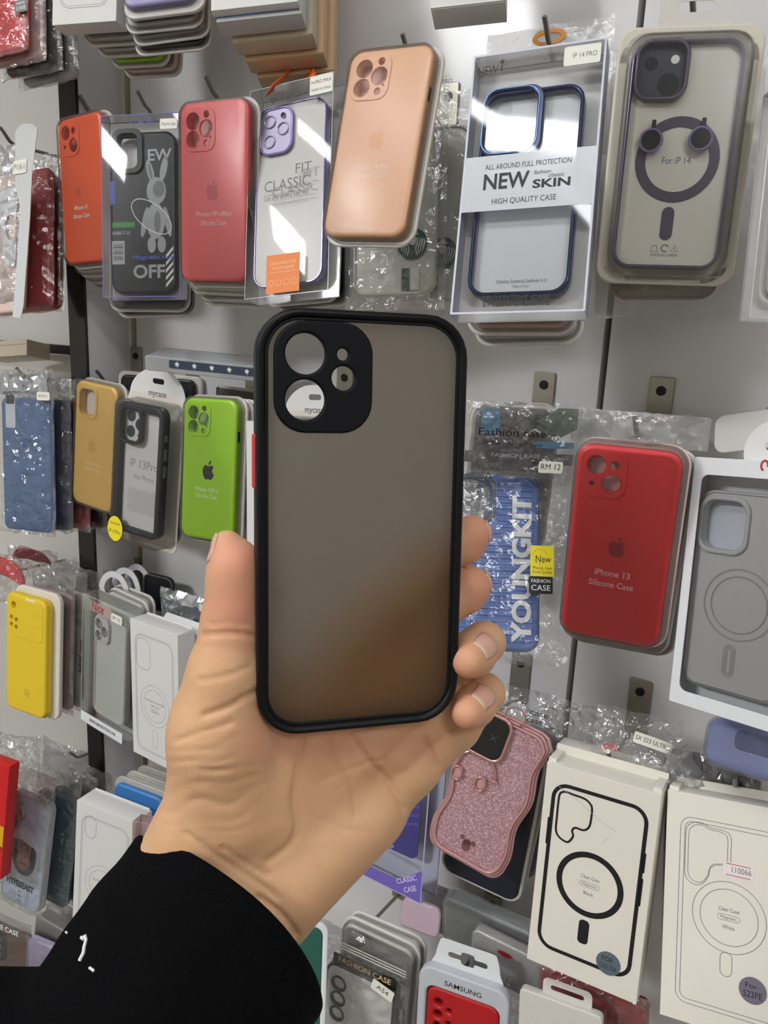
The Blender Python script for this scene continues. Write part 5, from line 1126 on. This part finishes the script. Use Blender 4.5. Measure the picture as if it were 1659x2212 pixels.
it.add('hang_tab', slab([spline([(-34, 84), (-35, 100), (-31, 117), (-25, 120), (0, 120), (25, 120), (31, 117), (35, 100), (34, 84)], 4), spline([(-20, 107), (-20, 101), (-8, 101), (-6, 97), (6, 97), (8, 101), (20, 101), (20, 107), (8, 107), (6, 111), (-6, 111), (-8, 107)], 3)], -11, -10, .2), mWhF)
it = Item('hang_bag', 'crinkled clear bag with a small white label behind the dark red case pack', 'bag', ([1040, 2010], [1130, 2050], [1120, 2330], [1030, 2300]), 60, 160, .625)
it.add('pouch', crumple(60, 160, 10, 81, 4, 5), mBag, smooth=0); s0 = it.loc(1086, 2107, 6); sticker(it, s0[0], s0[1], 26, 13, [('A53', 0, -2.4, 17, 6)], z=8, rot=-14)
it = Item('case_box', 'grey tray with clear hang tab at the bottom edge, below the bold ring carton', 'phone case', ([1122, 2135], [1300, 2200], [1285, 2520], [1110, 2440]), 94, 178, .575)
it.add('tray', slab([rr(94, 178, 6)], -12, -1, 1.5), mMilk); it.add('shell', slab([rr(72, 140, 11, 4, -16)], -2, 1, 1.2), mcol('sage_case', 132, 142, 136)); it.add('rim_line', stroke(rr(68, 136, 10, 4, -16), .8, 1.2), mInk); it.add('hang_tab', slab([rr(56, 24, 7, 6, 96), rr(38, 6, 3, 6, 98)], -9, -8, .2), mMilk)
it = Item('bagged_case', 'dark red bagged pack below the bold ring carton', 'phone case', ([1165, 2085], [1400, 2170], [1395, 2290], [1160, 2200]), 98, 50, .612); it.add('shell', slab([rr(98, 50, 6)], -10, -2, 2), mcol('wine_red', 150, 24, 30)); it.add('pouch', crumple(104, 56, 12, 91, 3.5, 5), mBag, smooth=0)
it = Item('packed_case', 'pale pink tray lying behind the zip bag and the violet box', 'phone case', ([870, 1935], [955, 1965], [945, 2030], [860, 2000]), 60, 40, .65); it.add('tray', slab([rr(60, 40, 10)], -12, 0, 3), mcol('pale_mauve', 214, 188, 200))
for i, (q, m_, lb) in enumerate(((([905, 1915], [1010, 1960], [1040, 2060], [930, 2010]), mcol('teal_black', 34, 50, 56), 'dark teal case end between the violet box and the navy case'), (([960, 1940], [1150, 2030], [1150, 2120], [950, 2030]), mcol('pale_blue_tray', 196, 204, 208), 'pale blue tray below the navy case'),
                                (([1020, 2010], [1165, 2080], [1160, 2170], [1010, 2090]), mcol('white_tray_plain', 206, 200, 198), 'white pack with dark red hang hole below the navy case'))):
    it = Item('packed_case', lb, 'phone case', q, 76, 50, .668 - .022 * i); it.add('tray', slab([rr(76, 50, 9)], -14, -3, 2), m_); it.add('film_wrap', shell(78, 52, 9, -14, -1, bev=2), mBagDull)
    if i == 2: it.add('hang_hole', flat([circ(8, 0, 14, 20, 3)], -.6), mcol('wine_red', 0, 0, 0))
# ------------------------------------------------------------------ left bay beyond the black post
for tip, Yt, lb in (((0, 275), .60, 'wire hook above the frosted bag at the left edge'), ((35, 795), .62, 'wire hook above the blue fabric case bag'), ((12, 1215), .62, 'wire hook with red clip at the left edge'), ((150, 1625), .65, 'wire hook above the ape print case bag'), ((102, 2028), .59, 'long wire hook ending by the sleeve')): hook(tip, Yt, lb)
def bagcase(name, label, quad, w, h, Y, m, seed, film_=None, pw=14, ph=30, extra=None, t=10, depth=12, cy=6):
    it = Item(name, label, 'phone case', quad, w, h, Y); it.add('shell', slab([rr(w, h, 9)], -t, 0, 2.8), m)
    it.add('pouch', crumple(w + pw, h + ph, depth, seed, 3, 5, cy=cy), film_ or mBag, smooth=0); return it
it = bagcase('bagged_case', 'glossy red case in a clear bag at the top left corner', ([-75, -190], [52, -205], [50, 92], [-60, 138]), 80, 170, .560, mcol('glossy_red', 214, 46, 50, .25), 101, mBag, 10, 12, cy=2)
l = it.loc(48, 12, 5); sticker(it, l[0] - 2, l[1], 18, 14, [('NEW', 0, 2, 12, 3), ('CASE', 0, -4, 13, 4)], mcol('grey_print', 0, 0, 0), 5, ink=mWhite)
for i, (m_, lb) in enumerate(((mcol('pale_pink_case', 0, 0, 0), 'pale pink bagged case just behind the glossy red one'), (mcol('charcoal_case', 0, 0, 0), 'charcoal bagged case second behind the glossy red one'), (mcol('pale_grey_case', 176, 176, 172), 'grey bagged case third behind the glossy red one'))):
    b = Item('bagged_case', lb, 'phone case', w=80, h=168, RTk=it.rtk(), off=(8 + 7 * i, -2 - 3 * i, -20 - 19 * i), rot=1.2 * i); b.add('shell', slab([rr(80, 168, 9)], -9, 0, 2.8), m_); b.add('pouch', crumple(90, 182, 12, 104 + i, 3.2, 5.5), mBag, smooth=0)
it = bagcase('bagged_case', 'pale blush case in a frosted bag with a white hanger strip at the left edge', ([-62, 385], [62, 372], [40, 668], [-72, 690]), 80, 162, .560, mcol('blush_case', 216, 192, 182), 111, mBagDull, 12, 24, cy=24)
it.add('frosted_strip', slab([[it.loc(*p, 6) for p in ((34, 285), (48, 268), (70, 268), (82, 278), (70, 380), (66, 470), (52, 660), (46, 688), (28, 685), (38, 560), (45, 450), (34, 400))]], 6, 7, .3), mcol('frosted_white', 206, 208, 208, .3))
s0 = it.loc(44, 361, 7); sticker(it, s0[0], s0[1], 19, 16, [('P11(6.1)', 0, -3, 16, 6.5)], z=8)
it.add('white_cutout', slab([spline(it.poly([(-20, 430), (4, 415), (22, 405), (38, 402), (40, 420), (34, 470), (34, 560), (24, 575), (8, 560), (2, 500), (-20, 470)], 3), 4), spline(it.poly([(14, 470), (28, 465), (32, 490), (30, 515), (18, 516), (11, 492)], 3), 4)], 2, 3.4, .4), mWhF)
b = Item('bagged_case', 'dark red wallet case in a clear bag behind the frosted bag', 'phone case', ([-40, 378], [108, 362], [106, 652], [-40, 678]), 82, 160, .594); b.add('shell', slab([rr(82, 160, 4)], -14, 0, 3), mcol('wallet_red', 178, 24, 34)); b.add('pouch', crumple(92, 180, 17, 113, 3, 5, cy=6), mBag, smooth=0)
b = Item('bagged_case', 'black case with copper rim hanging behind the dark red wallet case', 'phone case', ([-10, 392], [131, 380], [127, 660], [-10, 680]), 82, 160, .622); b.add('shell', slab([rr(82, 160, 10)], -9, 0, 2), mSmoke); b.add('rim', slab([rr(84, 162, 11), rr(81, 159, 9.5)], -6, 1.4, .8), mat('copper_rim', rgb(190, 120, 86), .25, metal=.8)); b.add('pouch', crumple(92, 190, 14, 114, 3, 5.5, cy=10), mBag, smooth=0)
# row two
it = bagcase('bagged_case', 'blue fabric flip case in a clear bag at the left edge', ([2, 856], [106, 863], [113, 1152], [8, 1143]), 80, 168, .578, mat('blue_fabric', rgb(66, 104, 150), .6, .4, bump=.6, scale=130, var=.25), 121, mBag, 12, 40, cy=16)
l = it.loc(23, 900, 0); it.add('window', slab([rr(16, 40, 3, l[0], l[1] + 6)], -.6, .4, .2), mcol('pale_window', 206, 214, 226)); it.add('window_shade', slab([rr(14, 12, 2, l[0], l[1] + 22)], .3, .7, .1), mcol('dark_glass', 0, 0, 0))
s0 = it.loc(97, 856, 5); sticker(it, s0[0], s0[1], 20, 10, [('NOTE 11', 0, -1.5, 15, 3.4)], z=8)
it.add('foil_header', move(crumple(78, 26, 4, 127, 3, 4.5), 2, 101, 4), mat('silver_foil', (0, 0, 0, 1)), smooth=0)
for i, m_ in enumerate((mcol('navy_fabric', 40, 48, 76), mcol('wine_red', 0, 0, 0), mSmoke)):
    b = Item('bagged_case', ('navy', 'dark wine red', 'black')[i] + ' bagged case hanging behind the blue fabric flip case', 'phone case', w=80, h=166, RTk=it.rtk(), off=(8 + 9 * i, 0, -22 - 21 * i)); b.add('shell', slab([rr(80, 166, 8)], -9, 0, 2.5), m_); b.add('pouch', crumple(90, 196, 13, 123 + i, 3.4, 5.5, cy=12), mBag, smooth=0)
it = Item('carton', 'beige flat carton lying behind the top of the blue fabric case', 'box', ([-40, 738], [58, 734], [58, 765], [-40, 775]), 110, 30, .63); it.add('body', block(110, 30, -60, 0), mcol('kraft_card', 196, 184, 160)); it.add('lid_line', flat([rr(108, 1, .2, 0, 6)], .2), mInkG)
world_obj('display_bar', box3(-1.25, xl - .006, WALL - .03, WALL - .02, PY(100, 752, WALL - .025)[2] - .006, PY(100, 752, WALL - .025)[2] + .006), mSmoke, 'black horizontal bar on the back panel left of the black post', 'bar')
# row three
it = Item('phone_case', 'yellow phone case with four small camera holes in a white tray', 'phone case', ([13, 1277], [99, 1300], [97, 1558], [11, 1524]), 76, 164, .578)
hs = [circ(4.6, -22, 66), circ(3.2, -26, 48), circ(3.2, -17, 46), circ(3.2, -26, 38), circ(3.2, -17, 36)]
mY = mcol('yellow_silicone', 232, 200, 44)
it.add('shell', slab([rr(76, 164, 12)] + hs, -13, 0, 3.4, 3), mY); it.add('camera_surround', slab([rr(66, 54, 7, 0, 50)] + hs, -1.5, .7, .5), mY); it.add('lining', slab([rr(70, 156, 9)], -12, -11), mcol('olive_lining', 150, 130, 70)); it.add('tray', slab([rr(86, 176, 14, 6, 2)], -20, -13.2, 1.6), mTray)
it.add('emblem', join(stroke(rr(9, 9, 2.4, 4, -52), .8, .15), text('mi', 4, -54, 6, 4, .15, bold=.03)), mcol('mustard_print', 190, 160, 60)); s0 = it.loc(66, 1304); sticker(it, s0[0], s0[1], 18, 11, [('13PRO', 0, -2, 13, 3.6)])
for s in (-4, 4): it.add('speaker_hole', move(block(2, 1.4, -8, -6, 0, 0, .5), 26 + s, -82), mDark)
for i in range(5):
    b = Item('bagged_case', ('first', 'second', 'third', 'fourth', 'rearmost')[i] + ' clear bagged case behind the yellow case, counted from the front', 'phone case', w=84, h=170, RTk=it.rtk(), off=(10 + 6 * i, 4 + i, -32 - 14 * i), group='clear bagged cases behind the yellow one')
    b.add('shell', slab([rr(80, 164, 9)], -7, 0, 2.5), (mcol('dusty_pink_case', 170, 144, 138), mTrayG, mcol('mauve_grey', 140, 122, 122), mTrayG, mSmoke)[i]); b.add('pouch', crumple(90, 196, 9, 131 + i, 2.6, 5.5, cy=12), mBag, smooth=0)
    if i in (1, 3): b.add('side_print', move(spin(text('NEW case', 0, 0, 46, 7, 0, bold=.03), 90), 41, -6, 1.5), mInk)
for i, (q, lb, m_) in enumerate(((([-30, 1196], [55, 1215], [50, 1270], [-30, 1250]), 'red plastic clip in the bag at the left edge above the yellow case', 'red_plastic'), (([28, 1180], [112, 1195], [108, 1225], [30, 1212]), 'dark red ribbed clip hanging behind the yellow case', 'wine_red'))):
    it = Item('hang_clip', lb, 'clip', q, 52, 24, .62 + .05 * i); it.add('clip', slab([spline([(-26, -6), (-22, 8), (-8, 12), (10, 10), (22, 2), (26, -10), (10, -6), (-8, -4)], 5)], -2, 2, 1), mcol(m_, 0, 0, 0)); it.add('pouch', crumple(70, 46, 8, 141 + i, 4, 4.5, cy=-8), mBag, smooth=0)
it = Item('hang_bag', 'silver foil bag top with paper label behind the yellow case', 'bag', ([70, 1232], [150, 1240], [146, 1300], [70, 1290]), 60, 46, .64); it.add('pouch', crumple(60, 46, 10, 147, 4, 4.5), mat('silver_foil', (0, 0, 0, 1)), smooth=0); sticker(it, 4, -6, 22, 10, [('K 50', 0, -1.5, 13, 3.4)], z=8)
# row four
it = Item('bagged_case', 'pale blue case printed with an ape in a white hood', 'phone case', ([24, 1704], [112, 1742], [80, 1974], [4, 1934]), 74, 150, .556)
cw_ = spline([(-33, 70), (-22, 71), (-16, 66), (-15, 58), (-11, 54), (-9, 46), (-13, 40), (-17, 36), (-18, 26), (-24, 20), (-32, 24), (-34, 40)], 5)
it.add('shell', slab([rr(74, 150, 10), cw_], -11, 0, 3), mcol('ice_blue_case', 190, 202, 222)); it.add('camera_rim', slab([cw_, [((x + 24) * .84 - 24, (y - 45) * .9 + 45) for x, y in cw_]], -3, 1.4, .8), mcol('silver_rim', 178, 182, 188, .3)); it.add('lining', slab([rr(68, 144, 8)], -10, -9), mcol('slate_lining', 150, 152, 160))
it.add('rim', slab([rr(75, 151, 11), rr(69, 145, 8)], -11, .6, 1.2), mcol('silver_rim', 0, 0, 0))
it.add('hood_print', join(flat([spline([(-28, -10), (-30, 14), (-18, 28), (2, 32), (20, 20), (27, 0), (24, -24), (10, -40), (-12, -40), (-26, -28)], 5)], .65)), mcol('hood_white', 214, 220, 232)); it.add('shadow_print', flat([spline([(-26, 8), (-14, 14), (8, 12), (22, 4), (20, -20), (8, -32), (-12, -30), (-24, -12)], 5)], .7), mcol('slate_shadow', 84, 88, 100))
it.add('ape_face_print', join(flat([spline([(-14, 12), (0, 16), (12, 10), (13, -2), (11, -16), (2, -27), (-10, -24), (-15, -10)], 5)], .8)), mcol('ape_skin', 150, 104, 96)); it.add('ape_muzzle_print', flat([circ(11, -1, -14, 24, 11)], .87), mcol('ape_muzzle', 186, 138, 128)); it.add('ape_hair_print', join(flat([spline([(-16, 10), (-21, -2), (-18, -22), (-13, -8)], 4)], .84), flat([spline([(13, 10), (20, -2), (17, -22), (11, -8)], 4)], .84)), mInk); it.add('ape_features', join(flat([circ(2.4, -7, 5, 12)], .9), flat([circ(2.4, 5, 5, 12)], .9), flat([circ(1.2, -3.5, -7, 10)], 1.0), flat([circ(1.2, 1.5, -7, 10)], 1.0), flat([rr(17, 1.6, .8, -1, -17)], 1.0), flat([rr(20, 1.6, .6, -1, 9.6)], .9)), mcol('ape_dark', 66, 44, 42)); it.add('hood_peak', flat([spline([(-24, 12), (-10, 26), (10, 26), (22, 14), (10, 10), (-8, 14)], 5)], .9), mcol('hood_white', 0, 0, 0))
it.add('printed_text', join(text('HYPEBEAST', -2, -51, 52, 8, .8, bold=.05), text('the', -1, -58, 5, 3, .8), text('one', -1, -64, 6, 3, .8), text('look', -1, -70, 6, 3, .8)), mInk)
it.add('pouch', crumple(86, 196, 14, 151, 3, 5, cy=16), mBag, smooth=0); l = it.loc(95, 1706, 6); it.add('bag_print', text('TPU CASE', -8, 79, 34, 5, 5, bold=.03), mWhite); sticker(it, 26, 82, 22, 12, [('A33', 0, -2, 14, 5)], mBagDull, 6, rot=-14)
for i, m_ in enumerate((mcol('teal_case', 26, 70, 84), mcol('deep_teal', 20, 48, 58), mcol('charcoal_case', 0, 0, 0))):
    b = Item('bagged_case', ('teal bagged case first behind the ape print case', 'darker teal bagged case second behind the ape print case', 'charcoal bagged case third behind the ape print case')[i], 'phone case', w=74, h=150, RTk=it.rtk(), off=(16 + 8 * i, -2, -30 - 20 * i)); b.add('shell', slab([rr(74, 150, 9)], -9, 0, 2.5), m_); b.add('pouch', crumple(84, 190, 12, 153 + i, 3.2, 5.5, cy=14), mBag, smooth=0)
    if i: b.add('yellow_label', flat([rr(14, 20, 1, 30, -30)], 1), mYellow)
it = Item('carton', 'red carton with yellow print at the left edge beside the ape print case', 'box', ([-90, 1620], [19, 1652], [3, 1905], [-110, 1850]), 88, 165, .505); it.add('body', block(88, 165, -18, 0), mcol('carton_red', 208, 30, 36)); it.add('yellow_print', flat([rr(12, 30, 1, 37, -20)], .2), mcol('mustard_yellow', 226, 170, 30)); it.add('printed_text', text('F', 38, -44, None, 9, .2, bold=.04), mInk)
it = Item('hang_bag', 'white headed clear bag hanging behind the ape print bag, beside the black post', 'bag', ([92, 1590], [188, 1625], [184, 1700], [88, 1662]), 78, 58, .668); it.add('white_header', slab([rr(74, 44, 2)], -3, -2, .2), mPaper); it.add('pouch', crumple(78, 58, 8, 161, 4, 4.5), mBag, smooth=0)
it = Item('hang_bag', 'crinkled clear bag bundle at the left edge above the ape print case', 'bag', ([-30, 1580], [90, 1590], [85, 1690], [-30, 1670]), 90, 70, .60); it.add('pouch', crumple(90, 70, 14, 163, 6, 4.5), mBag, smooth=0)
# row five
it = bagcase('bagged_case', 'case printed with a brown mountain and green slope, bottom left corner', ([-30, 1985], [58, 2030], [64, 2190], [-40, 2150]), 76, 118, .540, mcol('brown_mountain', 104, 74, 66, .4), 171, mBag, 8, 22, cy=10)
it.add('slope_print', flat([[(-37, -58), (37, -58), (37, -26), (10, -14), (-37, 2)]], .2), mcol('moss_green', 110, 116, 48)); it.add('camera_surround', slab([rr(22, 44, 7, -10, 30)], -1, 1.2, .6), mSmoke)
for y in (42, 30, 18): it.add('lens_ring', slab([circ(4.4, -10, y), circ(3, -10, y)], 1, 2.2, .4), mInkG)
it.add('bag_print', text('WHITE CASE', -2, 62, 56, 7, 6, bold=.03), mWhite)
it = bagcase('bagged_case', 'purple print case in a clear box, half hidden by the sleeve at bottom left', ([58, 2020], [170, 2075], [165, 2230], [62, 2190]), 80, 118, .555, mcol('lavender_case', 176, 164, 196), 173, mBag, 6, 8, cy=0); it.add('magenta_print', flat([spline([(-20, -40), (-30, 0), (-10, 30), (10, 10), (24, -30)], 5)], .3), mcol('magenta', 150, 70, 160))
for i in range(2):
    it = Item('packed_case', ('front', 'rear')[i] + ' grey tray lying edge up between the ape print case and the oval camera carton', 'phone case', ([80 + 20 * i, 1975 - 25 * i], [170 + 10 * i, 2030 - 30 * i], [160, 2090 - 20 * i], [75 + 20 * i, 2040 - 20 * i]), 70, 40, .60 + .03 * i); it.add('tray', slab([rr(70, 40, 4)], -18, 0, 2), mTrayG); it.add('film_wrap', shell(72, 42, 4, -19, 1.5, bev=1.5), mBagDull)

# ------------------------------------------------------------------ stock hanging above the top row, seen from below
it = Item('carton', 'white carton with line drawing hanging at the top left, right of the black post', 'box', ([120, -330], [262, -346], [250, 44], [113, 56]), 90, 210, .570)
it.add('body', block(90, 210, -26, 0, 0, 0, .6), mPaper); it.add('case_outline', join(stroke(rr(68, 178, 14, 0, 3), .9, .1), stroke(rr(63, 173, 12, 0, 3), .6, .1)), mInkL)
t1 = it
for i, (m_, lb) in enumerate(((mTrayG, 'clear tray hanging first behind the white top left carton'), (mTrayG, 'clear tray hanging second behind the white top left carton'), (mcol('lime_silicone', 0, 0, 0), 'lime green tray pack hanging behind the white top left carton'), (mcol('pale_pink_case', 0, 0, 0), 'pale pink tray pack rearmost behind the white top left carton'))):
    b = Item('packed_case', lb, 'phone case', w=86, h=196, RTk=t1.rtk(), off=(13 + 9 * i, -12 - 6 * i, -40 - 17 * i)); b.add('tray', slab([rr(86, 196, 14)], -11, -7, 1.4), mMilk); b.add('shell', slab([rr(77, 186, 12)], -8, 0, 3), m_); b.add('clear_cover', shell(81, 190, 13, -8, 1.5, bev=3), mCover)
it = Item('packed_case', 'lilac case in a clear tray hanging at the top edge, second from the black post', 'phone case', ([272, -330], [440, -352], [420, -4], [266, 22]), 88, 200, .580)
it.add('tray', slab([rr(96, 208, 15, 2, -2)], -14, -9, 1.4), mMilk); it.add('shell', slab([rr(84, 196, 14)], -10, 0, 3.2), mcol('lilac_silicone', 168, 164, 214)); it.add('clear_cover', shell(88, 200, 15, -10, 1.6, bev=3, flare=2), mCover)
packs(it, 3, [mTrayG, mcol('grey_case', 0, 0, 0), mSmoke], '{} tray pack hanging behind the lilac case at the top', 'packs behind the lilac case', first=(6, -7, -20), step=(6, -4, -17), w=94, h=206)
it = Item('carton', 'white carton with a holographic foil foot hanging at the top, third from the post', 'box', ([462, -350], [652, -372], [640, 0], [458, 26]), 96, 205, .580)
it.add('body', block(96, 205, -10, 0), mPaper); it.add('foil_strip', move(block(94, 16, -24, -10, 0, 0, .5), 0, -96), mat('holo_foil', rgb(120, 150, 200), .2, .5, metal=.7, var=.5, scale=300), label='holographic dotted foil strip')
it.add('lower_body', move(block(95, 200, -34, -10.5), 2, -8), mcol('pale_grey_card', 190, 192, 190)); t3 = it
for i, (m_, lb) in enumerate(((mcol('kraft_card', 0, 0, 0), 'kraft brown carton first behind the foil footed carton'), (mcol('tan_card', 208, 176, 136), 'tan carton second behind the foil footed carton'), (mcol('tan_card', 0, 0, 0), 'tan carton rearmost behind the foil footed carton'))):
    b = Item('carton', lb, 'box', w=92, h=196, RTk=t3.rtk(), off=(9 + 6 * i, -13 - 3 * i, -38 - 27 * i)); b.add('body', block(92, 196, -24, 0), m_); b.add('bottom_flap', move(block(88, .8, -23, -1, 0, 0, .2), 0, -98.4), m_)
it = Item('carton', 'white carton foot at the top edge above the peach case', 'box', ([935, -280], [1100, -300], [1090, -2], [932, 20]), 92, 180, .60); it.add('body', block(92, 180, -40, 0), mPaper); it.add('bottom_flap', move(block(88, .8, -38, -2, 0, 0, .2), 0, -90.4), mPaper)
